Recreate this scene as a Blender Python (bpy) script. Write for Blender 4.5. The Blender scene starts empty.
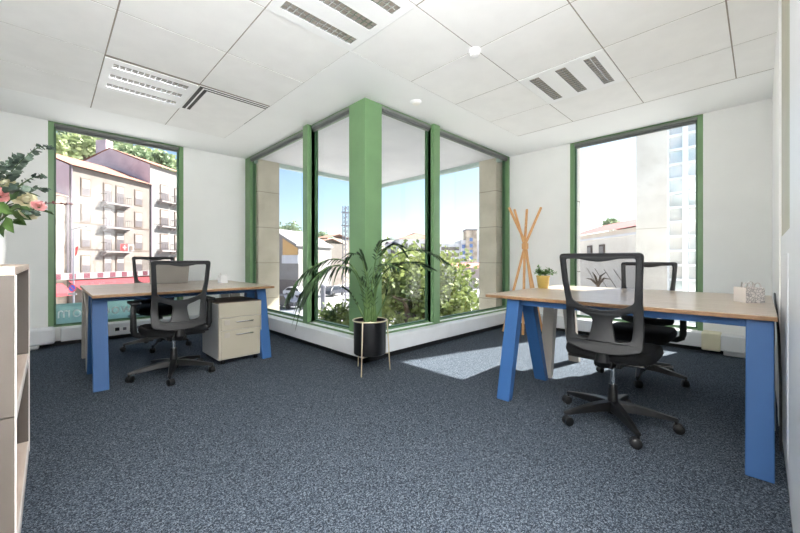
import bpy, bmesh, math, random
from mathutils import Vector, Matrix, Euler

random.seed(7)
PI = math.pi
R = math.radians
scene = bpy.context.scene
COL = scene.collection

# ------------------------------------------------------------------ camera
CAM = Vector((0, 0, 1.03))
F = 355.6
HX, HY = 400.0, 260.0
_n = math.hypot(360.2, F)
FW = Vector((F / _n, 360.2 / _n, 0))
RT = Vector((360.2 / _n, -F / _n, 0))


def at(px, py, d):
    """world point seen at photo pixel (px,py) at distance d in front of the camera"""
    return CAM + FW * d + RT * ((px - HX) / F * d) + Vector((0, 0, (HY - py) / F * d))


cd = bpy.data.cameras.new('camera')
cam = bpy.data.objects.new('camera', cd)
COL.objects.link(cam)
cam.location = CAM
cam.rotation_euler = (PI / 2, 0, -math.atan2(FW.x, FW.y))
cd.sensor_width = 36
cd.lens = F / 800 * 36
cd.shift_y = -6.5 / 800
cd.clip_start = 0.02
cd.clip_end = 800
scene.camera = cam


# ------------------------------------------------------------------ materials
def lin(c):
    return tuple(((v / 255) / 12.92 if v / 255 <= 0.04045 else ((v / 255 + 0.055) / 1.055) ** 2.4) for v in c)


MATS = {}


def mat(name, rgb, rough=0.6, metal=0.0, var=0.06, scale=8.0, bump=0.0, bscale=None, spec=0.5,
        stretch=None, rgb2=None, detail=4.0, emis=0.0, lo=0.35, hi=0.65, coat=0.0):
    """noise-varied principled material (sRGB 0-255 colours)"""
    if name in MATS:
        return MATS[name]
    m = bpy.data.materials.new(name)
    m.use_nodes = True
    nt = m.node_tree
    N, L = nt.nodes, nt.links
    b = N['Principled BSDF']
    b.inputs['Roughness'].default_value = rough
    b.inputs['Metallic'].default_value = metal
    b.inputs['Specular IOR Level'].default_value = spec
    b.inputs['Coat Weight'].default_value = coat
    tc = N.new('ShaderNodeTexCoord')
    vec = tc.outputs['Object']
    if stretch:
        mp = N.new('ShaderNodeMapping')
        mp.inputs['Scale'].default_value = stretch
        L.new(vec, mp.inputs['Vector'])
        vec = mp.outputs['Vector']
    nz = N.new('ShaderNodeTexNoise')
    nz.inputs['Scale'].default_value = scale
    nz.inputs['Detail'].default_value = detail
    L.new(vec, nz.inputs['Vector'])
    rp = N.new('ShaderNodeValToRGB')
    c = lin(rgb)
    if rgb2 is None:
        a0 = tuple(max(0, v * (1 - var)) for v in c)
        a1 = tuple(min(1, v * (1 + var)) for v in c)
    else:
        a0, a1 = c, lin(rgb2)
    rp.color_ramp.elements[0].position = lo
    rp.color_ramp.elements[1].position = hi
    rp.color_ramp.elements[0].color = (*a0, 1)
    rp.color_ramp.elements[1].color = (*a1, 1)
    L.new(nz.outputs['Fac'], rp.inputs['Fac'])
    L.new(rp.outputs['Color'], b.inputs['Base Color'])
    if bump:
        bp = N.new('ShaderNodeBump')
        bp.inputs['Strength'].default_value = bump
        bp.inputs['Distance'].default_value = 0.01
        if bscale:
            n2 = N.new('ShaderNodeTexNoise')
            n2.inputs['Scale'].default_value = bscale
            n2.inputs['Detail'].default_value = 3
            L.new(vec, n2.inputs['Vector'])
            L.new(n2.outputs['Fac'], bp.inputs['Height'])
        else:
            L.new(nz.outputs['Fac'], bp.inputs['Height'])
        L.new(bp.outputs['Normal'], b.inputs['Normal'])
    if emis:
        L.new(rp.outputs['Color'], b.inputs['Emission Color'])
        b.inputs['Emission Strength'].default_value = emis
    MATS[name] = m
    return m


def glass_mat(name, tint=(0.98, 0.99, 0.985), ior=1.18, rough=0.0, dif=0.0, difc=(0.5, 0.6, 0.6)):
    m = bpy.data.materials.new(name)
    m.use_nodes = True
    nt = m.node_tree
    N, L = nt.nodes, nt.links
    N.remove(N['Principled BSDF'])
    out = N['Material Output']
    tr = N.new('ShaderNodeBsdfTransparent')
    tr.inputs['Color'].default_value = (*tint, 1)
    gl = N.new('ShaderNodeBsdfGlossy')
    gl.inputs['Roughness'].default_value = rough
    lw = N.new('ShaderNodeLayerWeight')
    lw.inputs['Blend'].default_value = 0.5
    pw = N.new('ShaderNodeMath')
    pw.operation = 'POWER'
    pw.inputs[1].default_value = 5.0
    L.new(lw.outputs['Facing'], pw.inputs[0])
    fr = N.new('ShaderNodeMath')
    fr.operation = 'MULTIPLY_ADD'
    fr.inputs[1].default_value = 0.0 if ior <= 1 else 0.5
    fr.inputs[2].default_value = 0.0 if ior <= 1 else 0.025
    L.new(pw.outputs[0], fr.inputs[0])
    mx = N.new('ShaderNodeMixShader')
    L.new(fr.outputs[0], mx.inputs[0])
    L.new(tr.outputs[0], mx.inputs[1])
    L.new(gl.outputs[0], mx.inputs[2])
    last = mx
    if dif:
        df = N.new('ShaderNodeBsdfDiffuse')
        df.inputs['Color'].default_value = (*difc, 1)
        m2 = N.new('ShaderNodeMixShader')
        m2.inputs[0].default_value = dif
        tl = N.new('ShaderNodeBsdfTranslucent')
        tl.inputs['Color'].default_value = (*difc, 1)
        m3 = N.new('ShaderNodeMixShader')
        m3.inputs[0].default_value = 0.55
        L.new(df.outputs[0], m3.inputs[1])
        L.new(tl.outputs[0], m3.inputs[2])
        L.new(mx.outputs[0], m2.inputs[1])
        L.new(m3.outputs[0], m2.inputs[2])
        last = m2
    L.new(last.outputs[0], out.inputs['Surface'])
    MATS[name] = m
    return m


def carpet_mat():
    m = bpy.data.materials.new('carpet')
    m.use_nodes = True
    nt = m.node_tree
    N, L = nt.nodes, nt.links
    b = N['Principled BSDF']
    b.inputs['Roughness'].default_value = 0.95
    b.inputs['Specular IOR Level'].default_value = 0.15
    tc = N.new('ShaderNodeTexCoord')
    vor = N.new('ShaderNodeTexVoronoi')
    vor.inputs['Scale'].default_value = 260
    L.new(tc.outputs['Object'], vor.inputs['Vector'])
    sep = N.new('ShaderNodeSeparateColor')
    L.new(vor.outputs['Color'], sep.inputs['Color'])
    nz = N.new('ShaderNodeTexNoise')
    nz.inputs['Scale'].default_value = 90
    nz.inputs['Detail'].default_value = 4
    L.new(tc.outputs['Object'], nz.inputs['Vector'])
    ma = N.new('ShaderNodeMath')
    ma.operation = 'ADD'
    L.new(sep.outputs[0], ma.inputs[0])
    L.new(nz.outputs['Fac'], ma.inputs[1])
    m2 = N.new('ShaderNodeMath')
    m2.operation = 'MULTIPLY'
    m2.inputs[1].default_value = 0.5
    L.new(ma.outputs[0], m2.inputs[0])
    rp = N.new('ShaderNodeValToRGB')
    cr = rp.color_ramp
    cr.elements[0].position = 0.22
    cr.elements[0].color = (*lin((27, 32, 38)), 1)
    cr.elements[1].position = 0.78
    cr.elements[1].color = (*lin((118, 127, 137)), 1)
    e = cr.elements.new(0.5)
    e.color = (*lin((54, 63, 75)), 1)
    L.new(m2.outputs[0], rp.inputs['Fac'])
    L.new(rp.outputs['Color'], b.inputs['Base Color'])
    bp = N.new('ShaderNodeBump')
    bp.inputs['Strength'].default_value = 0.5
    bp.inputs['Distance'].default_value = 0.006
    L.new(m2.outputs[0], bp.inputs['Height'])
    L.new(bp.outputs['Normal'], b.inputs['Normal'])
    MATS['carpet'] = m
    return m


def tile_roof_mat():
    m = bpy.data.materials.new('roof_tiles')
    m.use_nodes = True
    nt = m.node_tree
    N, L = nt.nodes, nt.links
    b = N['Principled BSDF']
    b.inputs['Roughness'].default_value = 0.85
    tc = N.new('ShaderNodeTexCoord')
    wv = N.new('ShaderNodeTexWave')
    wv.inputs['Scale'].default_value = 1.6
    wv.inputs['Distortion'].default_value = 0.6
    L.new(tc.outputs['Object'], wv.inputs['Vector'])
    rp = N.new('ShaderNodeValToRGB')
    rp.color_ramp.elements[0].color = (*lin((146, 98, 82)), 1)
    rp.color_ramp.elements[1].color = (*lin((176, 128, 110)), 1)
    L.new(wv.outputs['Fac'], rp.inputs['Fac'])
    L.new(rp.outputs['Color'], b.inputs['Base Color'])
    MATS['roof_tiles'] = m
    return m


def leaf_mat(name, c1, c2, scale=1.5, trans=0.3):
    m = bpy.data.materials.new(name)
    m.use_nodes = True
    nt = m.node_tree
    N, L = nt.nodes, nt.links
    b = N['Principled BSDF']
    b.inputs['Roughness'].default_value = 0.55
    b.inputs['Specular IOR Level'].default_value = 0.3
    tc = N.new('ShaderNodeTexCoord')
    nz = N.new('ShaderNodeTexNoise')
    nz.inputs['Scale'].default_value = scale
    nz.inputs['Detail'].default_value = 6
    L.new(tc.outputs['Object'], nz.inputs['Vector'])
    rp = N.new('ShaderNodeValToRGB')
    rp.color_ramp.elements[0].position = 0.35
    rp.color_ramp.elements[1].position = 0.65
    rp.color_ramp.elements[0].color = (*lin(c1), 1)
    rp.color_ramp.elements[1].color = (*lin(c2), 1)
    L.new(nz.outputs['Fac'], rp.inputs['Fac'])
    L.new(rp.outputs['Color'], b.inputs['Base Color'])
    tl = N.new('ShaderNodeBsdfTranslucent')
    L.new(rp.outputs['Color'], tl.inputs['Color'])
    mx = N.new('ShaderNodeMixShader')
    mx.inputs[0].default_value = trans
    L.new(b.outputs[0], mx.inputs[1])
    L.new(tl.outputs[0], mx.inputs[2])
    L.new(mx.outputs[0], N['Material Output'].inputs['Surface'])
    MATS[name] = m
    return m


def pattern_mat():
    """white box face printed with a small grey geometric pattern"""
    m = bpy.data.materials.new('patterned_card')
    m.use_nodes = True
    nt = m.node_tree
    N, L = nt.nodes, nt.links
    b = N['Principled BSDF']
    b.inputs['Roughness'].default_value = 0.6
    tc = N.new('ShaderNodeTexCoord')
    v = N.new('ShaderNodeTexVoronoi')
    v.feature = 'DISTANCE_TO_EDGE'
    v.inputs['Scale'].default_value = 60
    L.new(tc.outputs['Object'], v.inputs['Vector'])
    rp = N.new('ShaderNodeValToRGB')
    rp.color_ramp.elements[0].position = 0.03
    rp.color_ramp.elements[1].position = 0.12
    rp.color_ramp.elements[0].color = (*lin((150, 147, 147)), 1)
    rp.color_ramp.elements[1].color = (*lin((222, 216, 212)), 1)
    L.new(v.outputs['Distance'], rp.inputs['Fac'])
    L.new(rp.outputs['Color'], b.inputs['Base Color'])
    MATS['patterned_card'] = m
    return m


M = MATS
mat('wall_paint', (242, 243, 241), 0.75, var=0.015, scale=3, bump=0.04, bscale=180)
mat('band_paint', (246, 247, 246), 0.6, var=0.01, scale=2)
mat('ceiling_tile', (243, 243, 241), 0.8, var=0.02, scale=5, bump=0.05, bscale=260)
mat('ceiling_runner', (150, 143, 132), 0.7)
mat('green_paint', (108, 143, 100), 0.38, var=0.05, scale=5)
mat('green_dark', (62, 98, 66), 0.4, var=0.05)
mat('blind_grey', (122, 126, 122), 0.5, metal=0.2)
mat('blind_fabric', (96, 99, 98), 0.8)
mat('casing_white', (232, 234, 236), 0.4, var=0.02)
mat('casing_cream', (232, 226, 198), 0.5, var=0.03)
mat('sill_grey', (238, 244, 244), 0.5, var=0.02)
mat('plinth_black', (30, 32, 34), 0.6)
mat('khaki_paint', (188, 186, 168), 0.5, var=0.03)
mat('door_white', (240, 242, 247), 0.35, var=0.01)
carpet_mat()
mat('oak', (176, 156, 136), 0.28, rgb2=(202, 186, 168), scale=6, stretch=(1.2, 14, 14), detail=8, spec=0.5)
mat('oak_y', (196, 168, 134), 0.36, rgb2=(224, 200, 170), scale=6, stretch=(14, 1.2, 14), detail=8, spec=0.5)
mat('oak_edge', (142, 108, 76), 0.5, var=0.15, scale=30)
mat('blue_steel', (48, 88, 138), 0.5, var=0.03, scale=3, spec=0.3)
mat('taupe_steel', (172, 166, 158), 0.42, var=0.04, scale=3)
mat('chair_plastic', (29, 30, 32), 0.5, var=0.05, scale=40, bump=0.05, bscale=500)
mat('chair_fabric', (20, 21, 23), 0.85, var=0.15, scale=200, bump=0.1, spec=0.25)
mat('black_plastic', (13, 13, 15), 0.38, var=0.05)
mat('chrome', (215, 218, 222), 0.16, metal=1.0, var=0.01)
mat('silver', (196, 198, 200), 0.25, metal=1.0, var=0.02)
glass_mat('window_glass')
glass_mat('mesh_fabric', tint=(0.80, 0.80, 0.81), ior=1.0, dif=0.10, difc=(0.07, 0.07, 0.075))
glass_mat('teal_film', tint=(0.52, 0.66, 0.65), ior=1.15, dif=0.62, difc=lin((178, 210, 206)))
mat('film_letters', (246, 254, 252), 0.5)
mat('pedestal', (172, 166, 150), 0.42, var=0.02, scale=3)
mat('pedestal_side', (182, 183, 184), 0.4, var=0.02)
mat('pedestal_top', (98, 82, 72), 0.5, var=0.1)
mat('pot_black', (16, 16, 18), 0.3, var=0.05, coat=0.2)
mat('brass', (222, 208, 178), 0.3, metal=0.45, var=0.03)
mat('soil', (92, 66, 52), 0.95, rgb2=(140, 104, 84), scale=40)
leaf_mat('palm_leaf', (30, 50, 32), (64, 90, 54), 6, 0.2)
leaf_mat('palm_stem', (74, 108, 62), (112, 140, 84), 6, 0.1)
leaf_mat('herb_leaf', (58, 100, 48), (116, 160, 86), 30, 0.25)
leaf_mat('eucalyptus', (54, 70, 62), (100, 116, 102), 20, 0.15)
leaf_mat('bouquet_leaf', (38, 62, 30), (82, 112, 54), 14, 0.2)
leaf_mat('cream_petal', (214, 208, 172), (236, 231, 206), 20, 0.2)
leaf_mat('pink_petal', (196, 130, 130), (222, 168, 164), 20, 0.2)
leaf_mat('red_twig', (92, 56, 58), (130, 84, 80), 20, 0.1)
mat('pot_yellow', (186, 158, 84), 0.45, var=0.05)
mat('beech', (206, 150, 92), 0.45, rgb2=(228, 178, 122), scale=4, stretch=(20, 20, 2), detail=6)
mat('shelf_taupe', (100, 92, 85), 0.5, var=0.03, scale=3)
mat('shelf_edge', (238, 228, 222), 0.45, var=0.02)
mat('shelf_top', (214, 192, 176), 0.45, rgb2=(228, 210, 196), scale=5, stretch=(12, 1, 12))
mat('shelf_inside', (150, 136, 122), 0.6, var=0.05)
mat('ceramic', (246, 246, 246), 0.25, var=0.01)
pattern_mat()
mat('card_white', (232, 224, 218), 0.6, var=0.02)
mat('ribbon', (206, 198, 194), 0.5)
mat('screen_taupe', (150, 144, 136), 0.55, var=0.03)
mat('rubber', (14, 14, 16), 0.5)
mat('light_white', (244, 245, 245), 0.35, var=0.01)
mat('tube_glow', (255, 252, 244), 0.4, var=0.0, emis=1.6)
mat('vent_dark', (58, 56, 52), 0.6)
mat('lens_glow', (250, 248, 242), 0.4, var=0.0)
mat('socket_black', (34, 34, 36), 0.4)
# outdoors
mat('soffit', (206, 207, 212), 0.7, rgb2=(220, 220, 224), scale=1.2)
mat('soffit_edge', (172, 190, 184), 0.5)
mat('stone', (176, 168, 150), 0.8, rgb2=(196, 189, 172), scale=3, bump=0.1)
mat('stone_joint', (120, 112, 98), 0.9)
mat('stone_pale', (214, 208, 199), 0.8, rgb2=(224, 219, 211), scale=2.5)
mat('paving', (170, 168, 166), 0.9, rgb2=(184, 182, 180), scale=0.15)
mat('asphalt', (112, 114, 120), 0.9, rgb2=(128, 130, 136), scale=0.3)
mat('road_paint', (235, 235, 235), 0.8)
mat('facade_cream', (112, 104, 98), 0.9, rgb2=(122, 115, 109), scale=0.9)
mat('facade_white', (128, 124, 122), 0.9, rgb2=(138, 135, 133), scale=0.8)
mat('facade_grey', (196, 196, 200), 0.9, rgb2=(210, 210, 214), scale=0.8)
mat('house_white', (222, 222, 224), 0.9, rgb2=(232, 231, 232), scale=0.8)
mat('house_beige', (224, 214, 200), 0.9, rgb2=(234, 226, 214), scale=0.8)
mat('facade_tan', (150, 136, 122), 0.9, rgb2=(206, 192, 174), scale=0.8)
mat('gable_mauve', (180, 166, 176), 0.9, rgb2=(196, 182, 190), scale=0.7)
mat('stone_trim', (100, 86, 78), 0.9)
tile_roof_mat()
mat('shutter', (136, 130, 126), 0.7)
mat('window_dark', (92, 86, 88), 0.3)
mat('blue_shutter', (96, 124, 176), 0.7)
mat('iron', (92, 88, 90), 0.5)
mat('balcony_slab', (142, 134, 132), 0.9)
mat('pipe', (110, 100, 108), 0.6)
mat('awning_red', (134, 52, 58), 0.8, var=0.05)
mat('sign_maroon', (92, 40, 54), 0.7)
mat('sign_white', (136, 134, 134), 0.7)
mat('flag_red', (206, 44, 48), 0.8)
mat('post_grey', (112, 112, 120), 0.5)
mat('sign_blue', (70, 90, 190), 0.5)
mat('sign_red', (206, 60, 70), 0.5)
mat('timber_tan', (206, 166, 110), 0.8)
mat('roof_rose', (136, 70, 66), 0.85, rgb2=(160, 92, 86), scale=6, stretch=(1, 12, 1))
mat('canopy_red', (196, 120, 112), 0.8)
mat('reflection_paint', (196, 208, 210), 0.12, metal=0.25, rgb2=(240, 232, 224), scale=1.6, detail=3)  # pale colour stands in for bright reflections in the wing's glass
mat('curtain_frame', (236, 240, 244), 0.5)
mat('bark', (96, 82, 70), 0.9, var=0.2, scale=10)
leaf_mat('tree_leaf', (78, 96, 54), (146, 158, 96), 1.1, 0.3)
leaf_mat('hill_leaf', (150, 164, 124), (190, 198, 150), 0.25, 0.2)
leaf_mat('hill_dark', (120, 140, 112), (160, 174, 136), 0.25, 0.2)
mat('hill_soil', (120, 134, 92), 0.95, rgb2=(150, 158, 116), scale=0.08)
mat('car_white', (230, 230, 232), 0.3)
mat('car_dark', (60, 62, 70), 0.25)
mat('car_glass', (40, 46, 54), 0.1)
mat('cable_black', (40, 40, 42), 0.5)


# ------------------------------------------------------------------ mesh builder
class MB:
    def __init__(s):
        s.v, s.f, s.m = [], [], []

    def add(s, vs, fs, mi=0):
        o = len(s.v)
        s.v += [tuple(v) for v in vs]
        s.f += [tuple(i + o for i in f) for f in fs]
        s.m += [mi] * len(fs)
        return s

    def box(s, lo, hi, mi=0, mtx=None):
        (a, b, c), (d, e, f) = lo, hi
        vs = [Vector(p) for p in ((a, b, c), (d, b, c), (d, e, c), (a, e, c), (a, b, f), (d, b, f), (d, e, f), (a, e, f))]
        if mtx is not None:
            vs = [mtx @ v for v in vs]
        return s.add(vs, [(0, 3, 2, 1), (4, 5, 6, 7), (0, 1, 5, 4), (1, 2, 6, 5), (2, 3, 7, 6), (3, 0, 4, 7)], mi)

    def hexa(s, bot, top, mi=0):
        """eight corner solid: four bottom points, four top points (same winding, ccw from above)"""
        return s.add(list(bot) + list(top), [(0, 3, 2, 1), (4, 5, 6, 7), (0, 1, 5, 4), (1, 2, 6, 5), (2, 3, 7, 6), (3, 0, 4, 7)], mi)

    def tube(s, path, rad, n=10, mi=0, cap=True, flat=1.0):
        path = [Vector(p) for p in path]
        if not isinstance(rad, (list, tuple)):
            rad = [rad] * len(path)
        up = None
        rings = []
        for i, p in enumerate(path):
            t = (path[min(i + 1, len(path) - 1)] - path[max(i - 1, 0)])
            if t.length < 1e-9:
                t = Vector((0, 0, 1))
            t.normalize()
            if up is None:
                up = Vector((0, 0, 1)) if abs(t.z) < 0.9 else Vector((1, 0, 0))
            u = t.cross(up)
            if u.length < 1e-6:
                u = t.cross(Vector((0, 1, 0)))
            u.normalize()
            w = u.cross(t).normalized()
            up = w
            rings.append([p + (u * math.cos(2 * PI * k / n) + w * math.sin(2 * PI * k / n) * flat) * rad[i] for k in range(n)])
        vs = [v for r in rings for v in r]
        fs = []
        for i in range(len(path) - 1):
            for k in range(n):
                a, b = i * n + k, i * n + (k + 1) % n
                fs.append((a, b, b + n, a + n))
        if cap:
            fs.append(tuple(range(n - 1, -1, -1)))
            fs.append(tuple(range((len(path) - 1) * n, len(path) * n)))
        return s.add(vs, fs, mi)

    def lathe(s, prof, n=24, c=(0, 0, 0), mi=0, axis='z'):
        vs, fs = [], []
        for r, z in prof:
            for k in range(n):
                a = 2 * PI * k / n
                p = (r * math.cos(a), r * math.sin(a), z)
                if axis == 'x':
                    p = (p[2], p[0], p[1])
                elif axis == 'y':
                    p = (p[0], p[2], p[1])
                vs.append((p[0] + c[0], p[1] + c[1], p[2] + c[2]))
        for i in range(len(prof) - 1):
            for k in range(n):
                a, b = i * n + k, i * n + (k + 1) % n
                fs.append((a, b, b + n, a + n))
        fs.append(tuple(range(n - 1, -1, -1)))
        fs.append(tuple(range((len(prof) - 1) * n, len(prof) * n)))
        return s.add(vs, fs, mi)

    def leaf(s, p, d, nrm, ln, wd, mi=0, fold=0.15, droop=0.0):
        """a pointed leaf of 4 quads/tris starting at p along d"""
        p, d, nrm = Vector(p), Vector(d).normalized(), Vector(nrm)
        side = d.cross(nrm)
        if side.length < 1e-6:
            side = d.cross(Vector((0.3, 0.5, 0.8)))
        side.normalize()
        nn = side.cross(d).normalized()
        dz = Vector((0, 0, -1)) * droop * ln
        m1 = p + d * ln * 0.4 + dz * 0.2
        m2 = p + d * ln * 0.75 + dz * 0.6
        tip = p + d * ln + dz
        f = nn * fold * wd
        vs = [p, m1 + side * wd / 2 + f, m1, m1 - side * wd / 2 + f, m2 + side * wd * 0.33 + f, m2, m2 - side * wd * 0.33 + f, tip]
        return s.add(vs, [(0, 1, 2), (0, 2, 3), (1, 4, 5, 2), (2, 5, 6, 3), (4, 7, 5), (5, 7, 6)], mi)

    def build(s, name, mats, parent=None, bevel=0.0, smooth=True, seg=2, recalc=True):
        me = bpy.data.meshes.new(name)
        me.from_pydata(s.v, [], s.f)
        if not isinstance(mats, (list, tuple)):
            mats = [mats]
        for m in mats:
            me.materials.append(M[m] if isinstance(m, str) else m)
        for p, i in zip(me.polygons, s.m):
            p.material_index = i
        if recalc:
            bm = bmesh.new()
            bm.from_mesh(me)
            bmesh.ops.recalc_face_normals(bm, faces=bm.faces)
            bm.to_mesh(me)
            bm.free()
        if smooth:
            me.polygons.foreach_set('use_smooth', [True] * len(me.polygons))
            me.set_sharp_from_angle(angle=R(35))
        me.update()
        o = bpy.data.objects.new(name, me)
        COL.objects.link(o)
        if parent:
            o.parent = parent
        if bevel:
            b = o.modifiers.new('edge', 'BEVEL')
            b.width = bevel
            b.segments = seg
            b.limit_method = 'ANGLE'
            b.angle_limit = R(40)
        return o


def tag(o, label, cat, group=None, kind=None):
    o['label'] = label
    o['category'] = cat
    if group:
        o['group'] = group
    if kind:
        o['kind'] = kind
    return o


def thing(name, label, cat, loc=(0, 0, 0), rz=0.0, group=None):
    o = bpy.data.objects.new(name, None)
    o.empty_display_size = 0.1
    COL.objects.link(o)
    o.location = loc
    o.rotation_euler = (0, 0, rz)
    return tag(o, label, cat, group)


def struct(o):
    o['kind'] = 'structure'
    return o


def kids(o):
    return [c for c in bpy.data.objects if c.parent == o]


def copy_tree(o, parent=None):
    c = o.copy()
    COL.objects.link(c)
    c.parent = parent
    for ch in kids(o):
        copy_tree(ch, c)
    return c


def shape2d(name, outer, holes, thick, bev, mats, parent=None, warp=None):
    """flat plate with holes, drawn in (x,z), solid along y, optionally warped"""
    cu = bpy.data.curves.new(name, 'CURVE')
    cu.dimensions = '2D'
    cu.fill_mode = 'BOTH'
    cu.extrude = thick / 2 - bev
    cu.bevel_depth = bev
    cu.bevel_resolution = 1
    cu.offset = -bev
    for loop in [outer] + holes:
        sp = cu.splines.new('POLY')
        sp.points.add(len(loop) - 1)
        for p, q in zip(sp.points, loop):
            p.co = (q[0], q[1], 0, 1)
        sp.use_cyclic_u = True
    tmp = bpy.data.objects.new(name + '_tmp', cu)
    COL.objects.link(tmp)
    dg = bpy.context.evaluated_depsgraph_get()
    me = bpy.data.meshes.new_from_object(tmp.evaluated_get(dg))
    bpy.data.objects.remove(tmp)
    bpy.data.curves.remove(cu)
    for v in me.vertices:
        x, z, y = v.co.x, v.co.y, -v.co.z
        v.co = warp(x, y, z) if warp else (x, y, z)
    me.materials.clear()
    me.materials.append(M[mats])
    bm = bmesh.new()
    bm.from_mesh(me)
    bmesh.ops.remove_doubles(bm, verts=bm.verts, dist=1e-5)
    bmesh.ops.recalc_face_normals(bm, faces=bm.faces)
    bm.to_mesh(me)
    bm.free()
    me.polygons.foreach_set('use_smooth', [True] * len(me.polygons))
    me.set_sharp_from_angle(angle=R(30))
    me.name = name
    o = bpy.data.objects.new(name, me)
    COL.objects.link(o)
    o.parent = parent
    return o


def smooth_loop(pts, r=0.02, n=4):
    """round the corners of a closed polygon"""
    out = []
    k = len(pts)
    for i in range(k):
        p0, p, p1 = Vector(pts[i - 1]), Vector(pts[i]), Vector(pts[(i + 1) % k])
        a, b = p0 - p, p1 - p
        ra = min(r, a.length * 0.45)
        rb = min(r, b.length * 0.45)
        q0, q1 = p + a.normalized() * ra, p + b.normalized() * rb
        for j in range(n + 1):
            t = j / n
            out.append(tuple(q0 * (1 - t) ** 2 + p * 2 * t * (1 - t) + q1 * t * t))
    return out


# ================================================================== ROOM SHELL
H = 2.70
XG, YG = 2.308, 2.85          # green corner post
YW, XW = 5.98, 5.31           # left and right window walls
YR = -0.085                   # partition on the right

b = MB()
for (x0, y0, x1, y1) in ((-0.6, -2.6, 2.36, 6.0), (2.36, -2.6, 5.34, 2.9)):
    b.box((x0, y0, -0.25), (x1, y1, 0))
struct(b.build('floor', 'carpet', smooth=False))

# ceiling: square lay-in tiles between thin runners, plain band along the glazing
gx = [0.325 + 0.6957 * k for k in range(-3, 9)]
gy = [0.155 + 0.7164 * k for k in range(-4, 9)]
XB, YB, XE, YE = 1.712, 2.300, 4.51, 5.168
b = MB()


def tile(x0, y0, x1, y1):
    b.box((x0, y0, H), (x1, y1, H + 0.012), 0)


LIGHTS = [(0.3255, 3.772), (1.0207, 1.588), (3.108, 0.871)]
VENT = (1.0207, 3.737 + 0.035)
for i in range(len(gx)):
    for j in range(len(gy)):
        x0, y0 = gx[i], gy[j]
        x1, y1 = x0 + 0.6957, y0 + 0.7164
        x1c, y1c = min(x1, XE), min(y1, YE)
        if x0 > XB - 0.05:
            y1c = min(y1c, YB)
        if y0 > YB - 0.05:
            x1c = min(x1c, XB)
        if x1c - x0 < 0.02 or y1c - y0 < 0.02 or x0 < -0.95:
            continue
        if any(abs(x0 - l[0]) < 0.1 and abs(y0 - l[1]) < 0.1 for l in LIGHTS + [VENT]):
            continue
        gl = 0.0055 if (i % 2 == 1 and True) else 0.0045
        x0c = max(x0, -0.6)
        tile(x0c + gl, y0 + 0.0045, x1c - 0.0045, y1c - 0.0045)
# runners above the gaps
b.box((-0.6, -2.6, H + 0.0025), (XB, YE, H + 0.03), 1)
b.box((XB, -2.6, H + 0.0025), (XE, YB, H + 0.03), 1)
# plain plasterboard band
b.box((-0.6, YE, H), (2.36, YW + 0.02, H + 0.03), 2)
b.box((XB, YB, H), (2.36, YE, H + 0.03), 2)
b.box((2.36, YB, H), (XW + 0.02, 2.9, H + 0.03), 2)
b.box((XE, -0.3, H), (XW + 0.02, YB, H + 0.03), 2)
struct(b.build('ceiling', ['ceiling_tile', 'ceiling_runner', 'band_paint'], smooth=False))

b = MB()
b.box((-0.9, -2.9, H + 0.05), (XW + 0.3, YG + 0.05, H + 0.5))
b.box((-0.9, YG + 0.05, H + 0.05), (XG + 0.05, YW + 0.3, H + 0.5))
struct(b.build('roof', 'stone_pale', smooth=False))  # unseen slab, added to block sun and sky above the ceiling

# left wall with window 1
b = MB()
wx0, wx1, wz0, wz1 = -0.008, 1.413, 0.215, 2.70
b.box((-0.9, YW, -0.3), (wx0, YW + 0.3, H + 0.1))
b.box((wx1, YW, -0.3), (2.36, YW + 0.3, H + 0.1))
b.box((wx0, YW, -0.3), (wx1, YW + 0.3, wz0))
struct(b.build('wall_left', 'wall_paint', smooth=False))
# right wall with window 6
vy0, vy1, vz0 = 0.458, 1.914, 0.22
b = MB()
b.box((XW, -0.5, -0.3), (XW + 0.3, vy0, H + 0.1))
b.box((XW, vy1, -0.3), (XW + 0.3, 2.9, H + 0.1))
b.box((XW, vy0, -0.3), (XW + 0.3, vy1, vz0))
struct(b.build('wall_right', 'wall_paint', smooth=False))
# low wall under the corner glazing
b = MB()
b.box((XG, YG + 0.05, -0.25), (XG + 0.14, YW, 0.235))
b.box((XG, YG, -0.25), (XW, YG + 0.14, 0.235))
struct(b.build('wall_corner', 'casing_white', smooth=False))
# partition on the right, and the walls behind the camera
b = MB()
b.box((3.40, YR - 0.12, -0.1), (XW, YR, H + 0.05))
struct(b.build('wall_partition', 'wall_paint', smooth=False))
b = MB()
b.box((1.25, -2.6, -0.1), (2.22, YR - 0.002, H + 0.05))
struct(b.build('wall_near', 'door_white', smooth=False, bevel=0.006))
b = MB()
b.box((-0.9, -2.9, -0.1), (1.3, -2.6, H + 0.05))
struct(b.build('wall_back', 'wall_paint', smooth=False))
b = MB()
b.box((-0.9, -2.7, -0.1), (-0.6, YW + 0.1, H + 0.05))
struct(b.build('wall_side', 'wall_paint', smooth=False))
# glazed door panel set in the partition
d = bpy.data.objects.new('door_1', None)
COL.objects.link(d)
struct(d)
b = MB()
b.box((2.22, YR - 0.10, 1.17), (3.22, YR - 0.008, H))
b.build('upper_panel', 'khaki_paint', d, smooth=False)
b = MB()
b.box((2.22, YR - 0.10, 0), (3.22, YR - 0.004, 1.17))
b.box((2.36, YR - 0.02, 0.1), (3.10, YR - 0.001, 1.06))
b.build('lower_panel', 'door_white', d, smooth=False, bevel=0.003)
b = MB()
b.box((3.22, YR - 0.11, 0), (3.42, YR + 0.004, H))
b.build('door_frame', 'band_paint', d, smooth=False, bevel=0.002)


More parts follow.
